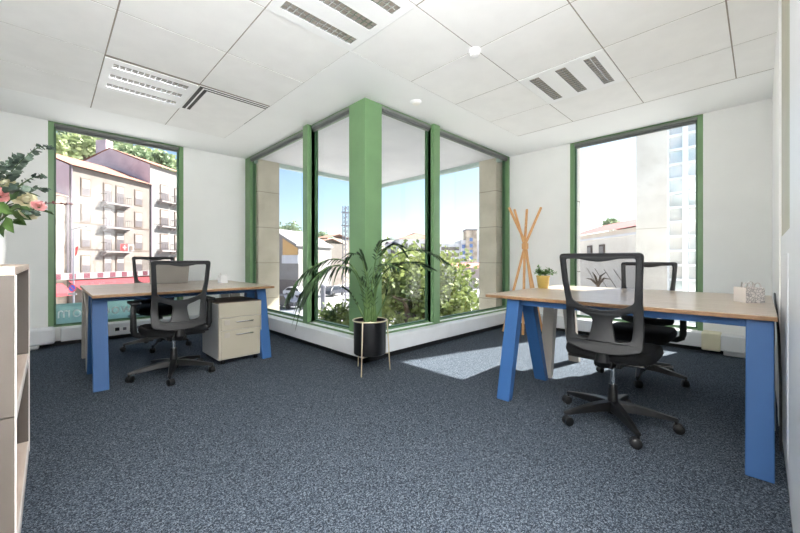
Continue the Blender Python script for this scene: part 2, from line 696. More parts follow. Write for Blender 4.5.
# ------------------------------------------------------------------ windows
def window(idx, axis, fixed, lo, hi, z0, z1, depth=0.10, jamb=(0.05, 0.05), mat_f='green_paint'):
    """framed window. axis 'x': runs along X in plane Y=fixed; 'y': runs along Y in plane X=fixed; frame goes outward (+)"""
    w = bpy.data.objects.new('window_%d' % idx, None)
    COL.objects.link(w)
    struct(w)

    def bx(mb, u0, u1, a0, a1, c0, c1, mi=0):
        if axis == 'x':
            mb.box((u0, fixed + a0, c0), (u1, fixed + a1, c1), mi)
        else:
            mb.box((fixed + a0, u0, c0), (fixed + a1, u1, c1), mi)
    b = MB()
    bx(b, lo, lo + jamb[0], 0, depth, z0, z1)
    bx(b, hi - jamb[1], hi, 0, depth, z0, z1)
    bx(b, lo, hi, 0.056, depth, z1 - 0.05, z1)
    bx(b, lo, hi, 0, 0.056, z1 - 0.012, z1)
    bx(b, lo, hi, 0.03, depth, z0, z0 + 0.014)
    b.build('frame', mat_f, w, bevel=0.003, smooth=False)
    # inner casement line
    b = MB()
    j0, j1 = lo + jamb[0], hi - jamb[1]
    bx(b, j0, j0 + 0.02, depth * 0.45, depth * 0.8, z0 + 0.014, z1 - 0.045)
    bx(b, j1 - 0.02, j1, depth * 0.45, depth * 0.8, z0 + 0.035, z1 - 0.045)
    bx(b, j0, j1, depth * 0.45, depth * 0.8, z0 + 0.014, z0 + 0.03)
    b.build('glazing_bead', 'green_dark', w, smooth=False)
    b = MB()
    bx(b, j0, j1, depth * 0.6, depth * 0.6 + 0.006, z0 + 0.012, z1 - 0.03)
    b.build('pane', 'window_glass', w, smooth=False)
    return w


w1 = window(1, 'x', YW + 0.002, wx0, wx1, wz0, wz1 - 0.002, 0.10, (0.05, 0.05))
w6 = window(6, 'y', XW + 0.002, vy0, vy1, vz0, wz1 - 0.002, 0.10, (0.05, 0.05))
# corner glazing, two bays each side
ZS, ZH = 0.262, 2.698
window(2, 'y', XG, 3.955, YW - 0.13, ZS, ZH, 0.10, (0.055, 0.06))
window(3, 'y', XG, YG + 0.262, 3.955, ZS, ZH, 0.10, (0.01, 0.055))
window(4, 'x', YG, XG + 0.222, 3.406, ZS, ZH, 0.10, (0.01, 0.058))
window(5, 'x', YG, 3.406, XW - 0.0, ZS, ZH, 0.10, (0.058, 0.06))
# mullions standing proud of the glass, dark jamb at the left end
b = MB()
b.box((XG - 0.055, 3.90, ZS), (XG + 0.05, 4.01, ZH))
struct(b.build('mullion', 'green_paint', smooth=False, bevel=0.004))
b = MB()
b.box((3.348, YG - 0.05, ZS), (3.464, YG + 0.05, ZH))
struct(b.build('mullion', 'green_paint', smooth=False, bevel=0.004))
b = MB()
b.box((XG + 0.0, YW - 0.14, ZS), (XG + 0.10, YW, ZH))
struct(b.build('trim_1', 'green_paint', smooth=False, bevel=0.004))
# green corner post
b = MB()
b.box((XG, YG, 0.2), (XG + 0.222, YG + 0.262, H))
struct(b.build('column', 'green_paint', smooth=False, bevel=0.004))
# sills
b = MB()
b.box((XG - 0.02, YG - 0.02, 0.236), (XG + 0.12, YW - 0.01, 0.263))
b.box((XG - 0.02, YG - 0.02, 0.236), (XW - 0.01, YG + 0.12, 0.263))
struct(b.build('windowsill', 'sill_grey', smooth=False, bevel=0.004))
b = MB()
b.box((XG - 0.024, YG - 0.024, 0.236), (XG - 0.0205, YW - 0.01, 0.256))
b.box((XG - 0.024, YG - 0.024, 0.236), (XW - 0.01, YG - 0.0205, 0.256))
struct(b.build('trim_7', 'green_paint', smooth=False))


# heater casings / trunking
def casing(name, boxes, plinth, extra=None):
    b = MB()
    for lo, hi in boxes:
        b.box(lo, hi)
    o = struct(b.build(name, 'casing_white', bevel=0.008, smooth=False))
    b = MB()
    for lo, hi in plinth:
        b.box(lo, hi)
    b.build('plinth', 'plinth_black', o, smooth=False)
    return o


casing('baseboard_corner', [((2.165, 2.71, 0.07), (XG, YW - 0.16, 0.236)), ((2.165, 2.71, 0.07), (XW - 0.17, YG, 0.236))],
       [((2.235, 2.78, 0.0), (XG, YW - 0.02, 0.07)), ((2.235, 2.78, 0.0), (XW - 0.02, YG, 0.07))])
cl = casing('baseboard_left', [((0.10, YW - 0.10, 0.05), (2.12, YW, 0.205))], [((-0.6, YW - 0.03, 0), (2.2, YW, 0.05))])
b = MB()
b.box((-0.6, YW - 0.20, 0.05), (0.05, YW, 0.235))
b.box((-0.6, YW - 0.17, 0.0), (-0.08, YW, 0.05))
struct(b.build('trim_2', 'casing_white', bevel=0.03, smooth=True))
cr_ = casing('baseboard_right', [((XW - 0.10, 0.46, 0.05), (XW, 2.70, 0.21))], [((XW - 0.03, YR, 0), (XW, 2.78, 0.05))])
b = MB()
b.box((XW - 0.16, 0.30, 0.035), (XW, 0.46, 0.235))
struct(b.build('trim_3', 'casing_cream', bevel=0.015))
b = MB()
b.box((XW - 0.16, YR, 0.05), (XW, 0.30, 0.22))
b.box((XW - 0.13, YR, 0.0), (XW, 0.28, 0.05))
struct(b.build('trim_4', 'casing_white', bevel=0.01))
# small casing screws / clips under the glazing
for (x, y) in ((2.163, 4.3), (2.163, 3.35)):
    pass


# roller blinds in their cassettes
def blind(axis, fixed, lo, hi, label, off=0.0, slot=0.05):
    t = thing('roller_blind', label, 'roller blind', (0, 0, 0), 0, None)
    zt = 2.684

    def P(u, a, z):
        return (u, fixed + a, z) if axis == 'x' else (fixed + a, u, z)

    def bx(mb, u0, u1, a0, a1, c0, c1):
        p0, p1 = P(u0, a0, c0), P(u1, a1, c1)
        mb.box([min(a, c) for a, c in zip(p0, p1)], [max(a, c) for a, c in zip(p0, p1)])
    b = MB()
    bx(b, lo, hi, off + 0.004, off + 0.055, zt - 0.03, zt)
    b.build('cassette', 'blind_grey', t, bevel=0.008)
    b = MB()
    b.tube([P(lo + 0.012, off + 0.030, zt - 0.038), P(hi - 0.012, off + 0.030, zt - 0.038)], 0.022, 14)
    b.build('fabric_roll', 'blind_fabric', t)
    b = MB()
    bx(b, lo + 0.015, hi - 0.015, off + 0.022, off + 0.034, zt - 0.074, zt - 0.06)
    b.build('bottom_bar', 'blind_grey', t, bevel=0.003)
    return t


blind('x', YW + 0.002, wx0 + 0.052, wx1 - 0.052, 'grey roller blind rolled up across the top of the window facing the apartment block')
blind('y', XG, 4.02, YW - 0.20, 'grey roller blind above the corner pane nearest the left wall', -0.01)
blind('y', XG, YG + 0.275, 3.895, 'grey roller blind just left of the thick green corner post', -0.01)
blind('x', YG, XG + 0.235, 3.345, 'grey roller blind just right of the thick green corner post', -0.01)
blind('x', YG, 3.468, XW - 0.062, 'grey roller blind above the corner pane nearest the coat stand', -0.01)
blind('y', XW + 0.002, vy0 + 0.052, vy1 - 0.052, 'grey roller blind rolled up across the top of the window behind the right desks')

# teal film with lettering on window 1, read from the street
b = MB()
fy = YW + 0.070
b.box((0.045, fy, 0.232), (wx1 - 0.055, fy + 0.002, 0.49))
film = tag(b.build('window_film', 'teal_film', smooth=False), 'teal see-through film strip with pale lettering along the bottom of the left window', 'window film')
tc_ = bpy.data.curves.new('lettering', 'FONT')
tc_.body = 'cowool.com'
tc_.size = 0.215
tc_.align_x = 'CENTER'
tc_.extrude = 0.0008
tc_.space_character = 1.12
tmp = bpy.data.objects.new('lettering_curve', tc_)
COL.objects.link(tmp)
me = bpy.data.meshes.new_from_object(tmp.evaluated_get(bpy.context.evaluated_depsgraph_get()))
bpy.data.objects.remove(tmp)
bpy.data.curves.remove(tc_)
tx = bpy.data.objects.new('lettering', me)
COL.objects.link(tx)
tx.rotation_euler = (PI / 2, 0, PI)
xs_ = [v.co.x for v in me.vertices]
tx.scale = (0.91 / (max(xs_) - min(xs_)), 0.95, 1)
tx.location = (0.53, fy - 0.0015, 0.315)
me.materials.clear()
me.materials.append(M['film_letters'])
tx.parent = film


# ------------------------------------------------------------------ ceiling fittings
def ceiling_light(x0, y0, label):
    t = thing('ceiling_light', label, 'ceiling light', (x0 + 0.3479, y0 + 0.358, H), 0, 'square louvred ceiling lights')
    hx, hy = 0.345, 0.355
    b = MB()
    # white plate made of strips between the three troughs
    rows = (-0.235, 0.0, 0.235)
    hw = 0.045
    xs = 0.285
    edges = [-hy]
    for r in rows:
        edges += [r - hw, r + hw]
    edges.append(hy)
    for k in range(0, len(edges), 2):
        b.box((-hx, edges[k], -0.006), (hx, edges[k + 1], 0.01))
    for r in rows:
        b.box((-hx, r - hw, -0.006), (-xs, r + hw, 0.01))
        b.box((xs, r - hw, -0.006), (hx, r + hw, 0.01))
    b.build('plate', 'light_white', t, smooth=False)
    b = MB()
    b.box((-hx, -hy, 0.055), (hx, hy, 0.065))
    for s in (-1, 1):
        b.box((s * hx - 0.003, -hy, 0.01), (s * hx + 0.003, hy, 0.06))
        b.box((-hx, s * hy - 0.003, 0.01), (hx, s * hy + 0.003, 0.06))
    b.build('housing', 'light_white', t, smooth=False)
    for r in rows:
        b = MB()
        # parabolic side reflectors + cross blades
        for s in (-1, 1):
            b.hexa([(-xs, r + s * hw - 0.002, -0.004), (xs, r + s * hw - 0.002, -0.004), (xs, r + s * hw + 0.002, -0.004), (-xs, r + s * hw + 0.002, -0.004)],
                   [(-xs, r + s * 0.03 - 0.002, 0.045), (xs, r + s * 0.03 - 0.002, 0.045), (xs, r + s * 0.03 + 0.002, 0.045), (-xs, r + s * 0.03 + 0.002, 0.045)])
        nb = 13
        for k in range(nb + 1):
            x = -xs + 2 * xs * k / nb
            b.box((x - 0.003, r - hw, -0.004), (x + 0.003, r + hw, 0.03))
        b.box((-xs, r - 0.003, 0.0), (xs, r + 0.003, 0.02))
        lv = b.build('louver', 'silver', t, smooth=False)
        b = MB()
        b.tube([(-xs, r, 0.042), (xs, r, 0.042)], 0.008, 10)
        b.build('tube', 'tube_glow', lv)
    return t


cl0 = ceiling_light(*LIGHTS[0], 'square louvred ceiling light above the left desks, beside the slot air vent')
for (x, y), lab in ((LIGHTS[1], 'square louvred ceiling light at the top edge over the corner band, largest in view'),
                    (LIGHTS[2], 'square louvred ceiling light above the right desks')):
    c = copy_tree(cl0)
    c.location = (x + 0.3479, y + 0.358, H)
    c['label'] = lab

t = thing('air_vent', 'square ceiling air vent with dark slot edges beside the left ceiling light', 'air vent', (VENT[0] + 0.348, VENT[1] + 0.345, H))
b = MB()
b.box((-0.342, -0.35, 0.0015), (0.342, 0.35, 0.012))
b.build('recess', 'vent_dark', t, smooth=False)
b = MB()
b.box((-0.255, -0.265, -0.002), (0.335, 0.345, 0.008))
b.build('cover', 'ceiling_tile', t, smooth=False, bevel=0.003)
b = MB()
b.box((-0.345, -0.352, -0.002), (-0.335, 0.352, 0.008))
b.box((-0.345, -0.352, -0.002), (0.335, -0.342, 0.008))
b.box((-0.300, -0.31, -0.002), (-0.288, 0.345, 0.008))
b.box((-0.300, -0.31, -0.002), (0.335, -0.298, 0.008))
b.build('frame', 'light_white', t, smooth=False)

t = thing('smoke_detector', 'small white smoke detector where four ceiling tiles meet', 'smoke detector', (2.412, 1.597, H))
b = MB()
b.lathe([(0.05, 0.0), (0.05, -0.014), (0.046, -0.02)], 28)
b.build('base', 'light_white', t)
b = MB()
b.lathe([(0.036, -0.018), (0.036, -0.026), (0.042, -0.034), (0.036, -0.046), (0.012, -0.052)], 28)
b.build('sensor', 'ceramic', t)
t = thing('round_ceiling_light', 'round flush white ceiling light on the plain band beside the green post', 'ceiling light', (2.754, 2.549, H))
b = MB()
b.lathe([(0.062, 0.0), (0.062, -0.008), (0.052, -0.02), (0.040, -0.022)], 32)
b.build('ring', 'light_white', t)
b = MB()
b.lathe([(0.042, -0.016), (0.040, -0.026), (0.02, -0.030)], 28)
b.build('lens', 'lens_glow', t)


# ================================================================== DESKS
ZT = 0.757


def desk(label, leg_mat, loc, rz, L=1.6, Dp=0.78, f0=-0.16, f1=0.53, t0=0.02, t1=0.33, legw=0.10, inset0=0.0, inset1=0.17, oak='oak'):
    """local: x along length 0..L, y depth 0..Dp from the front edge; legs splay in y"""
    t = thing('office_desk', label, 'desk', loc, rz, 'oak office desks on A-shaped legs')
    b = MB()
    b.box((0, 0, ZT - 0.026), (L, Dp, ZT - 0.004), 1)
    b.box((0, 0, ZT - 0.005), (L, Dp, ZT), 0)
    b.build('tabletop', [oak, 'oak_edge'], t, bevel=0.0025, smooth=False)
    zt = ZT - 0.026
    b = MB()
    xa, xb = inset0 + 0.03, L - inset1 - 0.03
    b.box((xa, t0 + 0.03, zt - 0.045), (xb, t0 + 0.06, zt))
    b.box((xa, t1 - 0.06, zt - 0.045), (xb, t1 - 0.03, zt))
    b.build('crossbeam', leg_mat, t, smooth=False)
    for x0 in (inset0, L - inset1 - legw):
        x1 = x0 + legw
        th = 0.055
        for (fb, ft, s) in ((f0, t0, 1), (f1, t1, -1)):
            y0, y1 = (fb, fb + th) if s > 0 else (fb - th, fb)
            u0, u1 = (ft, ft + th * 1.5) if s > 0 else (ft - th * 1.5, ft)
            b = MB()
            b.hexa([(x0, y0, 0), (x1, y0, 0), (x1, y1, 0), (x0, y1, 0)], [(x0, u0, zt), (x1, u0, zt), (x1, u1, zt), (x0, u1, zt)])
            b.build('leg', leg_mat, t, bevel=0.005, smooth=False)
    return t


# right pair: length runs along -Y (local x), depth along +X (local y)
RY = 1.555
desk('oak desk on blue legs at the right, nearest the camera', 'blue_steel',
     (2.50, RY, 0), -PI / 2, L=1.615, Dp=0.72, f0=-0.13, f1=0.56, t0=0.03, t1=0.32, inset0=0.175, inset1=0.012, oak='oak')
desk('oak desk on taupe legs at the right, behind the blue-legged one', 'taupe_steel',
     (3.94, RY - 1.615, 0), PI / 2, L=1.615, Dp=0.715, f0=0.10, f1=0.84, t0=0.28, t1=0.74, inset0=-0.005, inset1=0.175, oak='oak')
# left pair: length along +X, depth along +Y
desk('oak desk on blue legs at the left, nearest side, with the drawer pedestal under it', 'blue_steel',
     (0.238, 3.63, 0), 0, L=1.47, Dp=0.80, f0=0.0, f1=0.67, t0=0.15, t1=0.47, inset0=0.005, inset1=0.03)
desk('oak desk on taupe legs at the left, nearest the street window', 'taupe_steel',
     (0.238 + 1.47, 5.22, 0), PI, L=1.47, Dp=0.78, f0=0.20, f1=0.88, t0=0.28, t1=0.68, inset0=0.03, inset1=0.005)


# ================================================================== CHAIRS
def make_chair(label, arms):
    t = thing('office_chair', label, 'office chair', (0, 0, 0), 0, 'black mesh-back office chairs')
    # star base
    b = MB()
    b.lathe([(0.036, 0.060), (0.040, 0.075), (0.040, 0.125), (0.030, 0.135), (0.026, 0.235), (0.024, 0.24)], 20)
    sb = b.build('star_base', 'black_plastic', t)
    for k in range(5):
        a = 2 * PI * k / 5
        ca, sa = math.cos(a), math.sin(a)

        def q(r, w, z):
            return (ca * r - sa * w, sa * r + ca * w, z)
        b = MB()
        secs = [(0.025, 0.034, 0.080, 0.135), (0.12, 0.029, 0.080, 0.128), (0.22, 0.022, 0.074, 0.110), (0.315, 0.016, 0.068, 0.090), (0.335, 0.012, 0.068, 0.086)]
        vs, fs = [], []
        for (r, w, z0, z1) in secs:
            vs += [q(r, -w, z0), q(r, w, z0), q(r, w * 0.75, z1), q(r, -w * 0.75, z1)]
        for i in range(len(secs) - 1):
            o = i * 4
            for j in range(4):
                fs.append((o + j, o + (j + 1) % 4, o + 4 + (j + 1) % 4, o + 4 + j))
        fs.append((3, 2, 1, 0))
        e = (len(secs) - 1) * 4
        fs.append((e, e + 1, e + 2, e + 3))
        b.add(vs, fs)
        b.build('base_leg', 'black_plastic', sb, bevel=0.004)
        b = MB()
        ang = random.uniform(0, 2 * PI)
        ax = Vector((math.cos(ang), math.sin(ang), 0))
        c = Vector(q(0.325, 0, 0.0275)) + Vector((-ax.y, ax.x, 0)) * 0.012
        for s in (-1, 1):
            p0 = c + ax * s * 0.006
            p1 = c + ax * s * 0.024
            b.tube([p0, p0 + (p1 - p0) * 0.15, p0 + (p1 - p0) * 0.8, p1], [0.026, 0.0275, 0.0275, 0.022], 18)
        b.tube([c - ax * 0.008, c + ax * 0.008], 0.029, 16)
        b.tube([Vector(q(0.325, 0, 0.04)), Vector(q(0.325, 0, 0.078))], 0.008, 10)
        b.build('caster', 'rubber', sb)
    b = MB()
    b.lathe([(0.014, 0.22), (0.014, 0.385)], 16)
    b.build('gas_lift', 'chrome', t)
    # mechanism + seat
    b = MB()
    b.box((-0.075, -0.13, 0.375), (0.075, 0.12, 0.418))
    b.box((-0.05, -0.20, 0.385), (0.05, -0.10, 0.43))
    b.lathe([(0.028, 0.335), (0.030, 0.34), (0.030, 0.38)], 16, (0, 0.06, 0))
    mech = b.build('mechanism', 'black_plastic', t, bevel=0.008)
    b = MB()
    b.tube([(0.06, 0.03, 0.398), (0.20, 0.04, 0.392), (0.27, 0.045, 0.398)], [0.006, 0.006, 0.006], 8)
    b.tube([(0.255, 0.044, 0.397), (0.30, 0.047, 0.402)], [0.011, 0.013], 10, flat=0.6)
    b.build('lever', 'black_plastic', mech)
    # cushion: rounded superellipse pillow
    b = MB()
    nA = 40
    rings = [(0.86, 0.428), (0.97, 0.436), (1.0, 0.455), (0.985, 0.482), (0.94, 0.498), (0.80, 0.507), (0.45, 0.508), (0.15, 0.506)]
    vs, fs = [], []
    for (s, z) in rings:
        for k in range(nA):
            a = 2 * PI * k / nA
            ex = 0.42
            x = 0.245 * s * math.copysign(abs(math.cos(a)) ** ex, math.cos(a))
            y = 0.235 * s * math.copysign(abs(math.sin(a)) ** ex, math.sin(a))
            zz = z - (0.035 * max(0, (y - 0.10) / 0.135) ** 2 if y > 0.1 else 0) - (0.004 * (1 - (x / 0.25) ** 2) if s < 0.9 else 0)
            vs.append((x, y + 0.015, zz))
    for i in range(len(rings) - 1):
        for k in range(nA):
            p, q_ = i * nA + k, i * nA + (k + 1) % nA
            fs.append((p, q_, q_ + nA, p + nA))
    fs.append(tuple(range(nA - 1, -1, -1)))
    fs.append(tuple(range((len(rings) - 1) * nA, len(rings) * nA)))
    b.add(vs, fs)
    st = b.build('seat', 'chair_fabric', t)
    b = MB()
    b.box((-0.21, -0.19, 0.416), (0.21, 0.20, 0.434))
    b.build('seat_shell', 'black_plastic', st, bevel=0.012)

    # backrest frame
    def warp(x, y, z):
        lean = 0.16 * max(0, z - 0.12) ** 1.3
        return Vector((x, y - 0.245 - lean + 0.34 * x * x + 0.03 * math.sin(min(1, z / 0.4) * PI), z + 0.485))
    outer = smooth_loop([(-0.222, 0.585), (0.222, 0.585), (0.214, 0.45), (0.205, 0.30), (0.207, 0.15), (0.206, 0.03), (0.10, 0.0), (0, -0.006), (-0.10, 0.0), (-0.206, 0.03), (-0.207, 0.15), (-0.205, 0.30), (-0.214, 0.45)], 0.028, 5)
    up = smooth_loop([(-0.186, 0.553), (-0.10, 0.551), (-0.05, 0.540), (0, 0.534), (0.05, 0.540), (0.10, 0.551), (0.186, 0.553), (0.178, 0.42), (0.166, 0.30), (0.12, 0.272), (0.06, 0.253), (0, 0.247), (-0.06, 0.253), (-0.12, 0.272), (-0.166, 0.30), (-0.178, 0.42)], 0.014, 4)
    lowr = smooth_loop([(0.058, 0.205), (0.10, 0.220), (0.160, 0.248), (0.157, 0.15), (0.152, 0.085), (0.11, 0.072), (0.072, 0.07), (0.060, 0.13), (0.052, 0.18)], 0.016, 4)
    lowl = [(-x, z) for x, z in reversed(lowr)]
    back = shape2d('backrest', outer, [up, lowr, lowl], 0.026, 0.006, 'chair_plastic', t, warp)
    b = MB()
    nx, nz = 14, 14
    for j in range(nz + 1):
        z = 0.245 + 0.312 * j / nz
        hwid = 0.160 + 0.028 * (j / nz)
        for i in range(nx + 1):
            x = -hwid + 2 * hwid * i / nx
            b.v.append(tuple(warp(x, 0, z)))
    for j in range(nz):
        for i in range(nx):
            a = j * (nx + 1) + i
            b.f.append((a, a + 1, a + nx + 2, a + nx + 1))
            b.m.append(0)
    b.build('mesh_panel', 'mesh_fabric', back, recalc=False)
    b = MB()
    b.tube([(0, -0.10, 0.40), (0, -0.19, 0.402), (0, -0.222, 0.43), (0, -0.222, 0.50)], [0.04, 0.04, 0.04, 0.03], 12, flat=0.5)
    b.build('back_bracket', 'black_plastic', back)
    if arms:
        for s in (-1, 1):
            b = MB()
            b.tube([(s * 0.17, 0.0, 0.425), (s * 0.25, 0.0, 0.425), (s * 0.285, -0.002, 0.445), (s * 0.293, -0.004, 0.48), (s * 0.295, -0.004, 0.66), (s * 0.29, 0.0, 0.70)], [0.017, 0.017, 0.018, 0.019, 0.016, 0.016], 12, flat=1.3)
            a = b.build('armrest', 'black_plastic', t)
            b = MB()
            b.box((s * 0.285 - 0.038, -0.10, 0.698), (s * 0.285 + 0.038, 0.13, 0.722))
            b.build('arm_pad', 'rubber', a, bevel=0.010)
    return t


def settle(t, loc, rz, base_ang, dz):
    t.location = loc
    t.rotation_euler = (0, 0, rz)
    for c in kids(t):
        if c.name.startswith('star_base'):
            c.rotation_euler = (0, 0, base_ang)
        elif not c.name.startswith('gas_lift'):
            c.location.z = dz
        else:
            c.location.z = dz


c_plain = make_chair('black office chair without armrests at the blue-legged right desk, back to the camera', False)
c_arms = make_chair('black office chair with armrests at the blue-legged left desk, back to the camera', True)
c2 = copy_tree(c_plain)
c2['label'] = 'black office chair on the far side of the left desks, facing the camera'
c3 = copy_tree(c_arms)
c3['label'] = 'black office chair behind the right desks, facing the camera, by the bright window'
settle(c_plain, (2.56, 0.66, 0), -PI / 2, PI / 2, 0.0)
settle(c_arms, (0.80, 3.715, 0), 0, R(181), -0.045)
settle(c2, (0.93, 5.03, 0), PI, R(250 - 180), 0.0)
settle(c3, (3.72, 0.74, 0), PI / 2, R(115 - 90), -0.06)

# ================================================================== DRAWER PEDESTAL
t = thing('drawer_pedestal', 'grey metal drawer pedestal on casters under the left blue-legged desk', 'drawer unit', (1.17, 3.69, 0))
PW, PD, z0, z1 = 0.425, 0.52, 0.045, 0.612
b = MB()
b.box((0, 0.012, z0), (PW, PD, z1 - 0.012))
b.build('body', 'pedestal_side', t, bevel=0.012)
b = MB()
b.box((0.0, 0.004, z1 - 0.014), (PW, PD, z1))
b.build('top', 'pedestal_top', t, bevel=0.004)
b = MB()
b.box((0.002, 0.0, 0.46), (PW - 0.002, 0.02, z1 - 0.006))
b.build('tray_front', 'pedestal', t, bevel=0.006)
for xa, xb in ((0.002, 0.022), (PW - 0.012, PW - 0.002)):
    b = MB()
    b.box((xa, 0.001, z0 + 0.005), (xb, 0.02, 0.458))
    b.build('edge_strip', 'pedestal', t, bevel=0.003)
for (a, c) in ((0.335, 0.456), (0.052, 0.331)):
    b = MB()
    b.box((0.024, -0.001, a), (PW - 0.014, 0.019, c))
    dr = b.build('drawer', 'pedestal', t, bevel=0.003)
    zc = c - 0.045
    b = MB()
    b.tube([(0.165, 0.0, zc), (0.165, -0.022, zc + 0.002), (0.18, -0.027, zc + 0.003), (0.31, -0.027, zc + 0.003), (0.325, -0.022, zc + 0.002), (0.325, 0.0, zc)], 0.006, 8)
    b.build('handle', 'chrome', dr)
    b = MB()
    b.box((0.055, -0.004, zc - 0.024), (0.105, 0.002, zc + 0.026))
    b.build('label_holder', 'taupe_steel', dr, bevel=0.002)
for (x, y) in ((0.05, 0.05), (PW - 0.05, 0.05), (0.05, PD - 0.05), (PW - 0.05, PD - 0.05)):
    b = MB()
    for s in (-1, 1):
        b.tube([(x + s * 0.004, y, 0.022), (x + s * 0.018, y, 0.022)], 0.022, 14)
    b.tube([(x, y, 0.03), (x, y, 0.05)], 0.012, 8)
    b.build('caster', 'rubber', t)

# ================================================================== PALM IN POT
PX, PY = 2.122, 2.548
t = thing('plant_stand', 'thin brass three-legged stand holding the black planter', 'plant stand', (PX, PY, 0))
b = MB()
ring = [(0.158 * math.cos(2 * PI * k / 40), 0.158 * math.sin(2 * PI * k / 40), 0.474) for k in range(41)]
b.tube(ring, 0.006, 8, cap=False)
b.build('ring', 'brass', t)
b = MB()
for a in (207, 327, 87):
    b.tube([(0.172 * math.cos(R(a)), 0.172 * math.sin(R(a)), 0.158), (0, 0, 0.158)], 0.004, 6)
b.build('lower_brace', 'brass', t)
for a in (207, 327, 87):
    ca, sa = math.cos(R(a)), math.sin(R(a))
    b = MB()
    b.tube([(0.162 * ca, 0.162 * sa, 0.472), (0.190 * ca, 0.190 * sa, 0.0)], 0.0055, 8)
    b.build('leg', 'brass', t)

t = thing('potted_palm', 'tall green palm in a black planter standing in front of the green corner post', 'potted plant', (PX, PY, 0))
b = MB()
b.lathe([(0.138, 0.164), (0.148, 0.172), (0.150, 0.472), (0.142, 0.474), (0.140, 0.43), (0.02, 0.43)], 48)
b.build('planter', 'pot_black', t)
b = MB()
b.lathe([(0.139, 0.40), (0.139, 0.440), (0.10, 0.452), (0.03, 0.456)], 28)
b.build('soil', 'soil', t)
CDEP = (Vector((PX, PY, 0))).dot(FW)


def pp(px, py, dd=0.0):
    v = at(px, py, CDEP + dd)
    return Vector((v.x - PX, v.y - PY, v.z))


def bez(pts, n):
    """smooth curve through points (Catmull-Rom)"""
    P_ = [pts[0]] + list(pts) + [pts[-1]]
    out = []
    for i in range(1, len(P_) - 2):
        for k in range(n):
            u = k / n
            a, b_, c, d_ = P_[i - 1], P_[i], P_[i + 1], P_[i + 2]
            out.append(0.5 * ((2 * b_) + (c - a) * u + (2 * a - 5 * b_ + 4 * c - d_) * u * u + (3 * b_ - a - 3 * c + d_) * u ** 3))
    out.append(pts[-1])
    return out


rp_ = random.Random(3)


def frond(path, start, ll, nleaf, spread=0.9, droop=0.5, width=0.018):
    path = bez([Vector(p) for p in path], 10)
    n = len(path)
    b = MB()
    b.tube(path, [0.0065 * (1 - 0.75 * i / (n - 1)) + 0.0012 for i in range(n)], 6, mi=1)
    for k in range(nleaf):
        u = start + (1 - start) * (k + 0.5) / nleaf
        i = min(n - 2, int(u * (n - 1)))
        p = path[i].lerp(path[i + 1], u * (n - 1) - i)
        tg = (path[i + 1] - path[i]).normalized()
        side = tg.cross(Vector((0, 0, 1)))
        if side.length < 0.2:
            side = tg.cross(Vector(FW))
        side.normalize()
        env = math.sin(PI * min(1, 0.18 + 0.82 * (1 - (u - start) / (1 - start)) ** 0.8)) * 0.45 + 0.55
        if u > 0.97:
            env *= 0.7
        for s in (-1, 1):
            dirv = (tg * (0.55 + rp_.uniform(-0.1, 0.15)) + side * s * spread + Vector((0, 0, 0.12))).normalized()
            ln = ll * env * rp_.uniform(0.85, 1.1)
            b.leaf(p, dirv, Vector((0, 0, 1)), ln, width * rp_.uniform(0.85, 1.15), 0, 0.25, droop * rp_.uniform(0.7, 1.3))
    b.build('frond', ['palm_leaf', 'palm_stem'], t, recalc=False)


base = lambda dx, dy=0: Vector((dx, dy, 0.44))
frond([base(-0.03), pp(362, 292), pp(354, 272), pp(340, 265, -0.10), pp(324, 270, -0.16), pp(309, 284, -0.2)], 0.42, 0.28, 26, 0.45, 0.85)
frond([base(-0.02, 0.03), pp(362, 288, 0.05), pp(352, 266, 0.08), pp(333, 259, 0.06), pp(308, 270, 0.02), pp(291, 291, 0.0)], 0.48, 0.19, 20, 0.5, 0.7)
frond([base(0.03), pp(377, 288), pp(386, 271), pp(400, 264), pp(414, 263, -0.08), pp(428, 268, -0.12)], 0.34, 0.20, 30, 0.85, 0.2)
frond([base(0.02, 0.02), pp(376, 280, 0.05), pp(381, 257, 0.08), pp(388, 247, 0.1), pp(396, 245, 0.1), pp(403, 251, 0.1)], 0.38, 0.18, 26, 0.85, 0.25)
frond([base(0.02, 0.03), pp(378, 280, 0.1), pp(392, 258, 0.12), pp(412, 250, 0.14), pp(430, 253, 0.15), pp(444, 261, 0.15)], 0.42, 0.15, 24, 0.75, 0.3)
frond([base(0.0, 0.03), pp(372, 284, 0.05), pp(376, 258, 0.1), pp(380, 244, 0.12), pp(388, 240, 0.15)], 0.45, 0.15, 14, 0.8, 0.2)
frond([base(-0.01), pp(367, 286), pp(364, 266), pp(360, 256), pp(353, 254, -0.04), pp(347, 260, -0.06)], 0.45, 0.14, 14, 0.7, 0.3)
frond([base(0.01, -0.02), pp(372, 285, -0.1), pp(378, 270, -0.18), pp(387, 264, -0.25), pp(398, 268, -0.3)], 0.42, 0.16, 16, 0.8, 0.3)
frond([base(0.0), pp(369, 295), pp(368, 278), pp(365, 264), pp(362, 255)], 0.35, 0.13, 12, 0.5, 0.1)
frond([base(0.02), pp(374, 304, -0.05), pp(372, 290, -0.06), pp(377, 278, -0.08)], 0.25, 0.12, 9, 0.55, 0.1, 0.018)
frond([base(-0.02), pp(367, 305, -0.05), pp(366, 292, -0.08), pp(362, 281, -0.1)], 0.2, 0.11, 8, 0.6, 0.1, 0.018)
frond([base(-0.04, 0.0), pp(358, 306), pp(351, 294), pp(344, 288)], 0.3, 0.11, 8, 0.6, 0.25)
frond([base(0.05, 0.0), pp(384, 302), pp(388, 286), pp(390, 272)], 0.4, 0.11, 9, 0.5, 0.15)
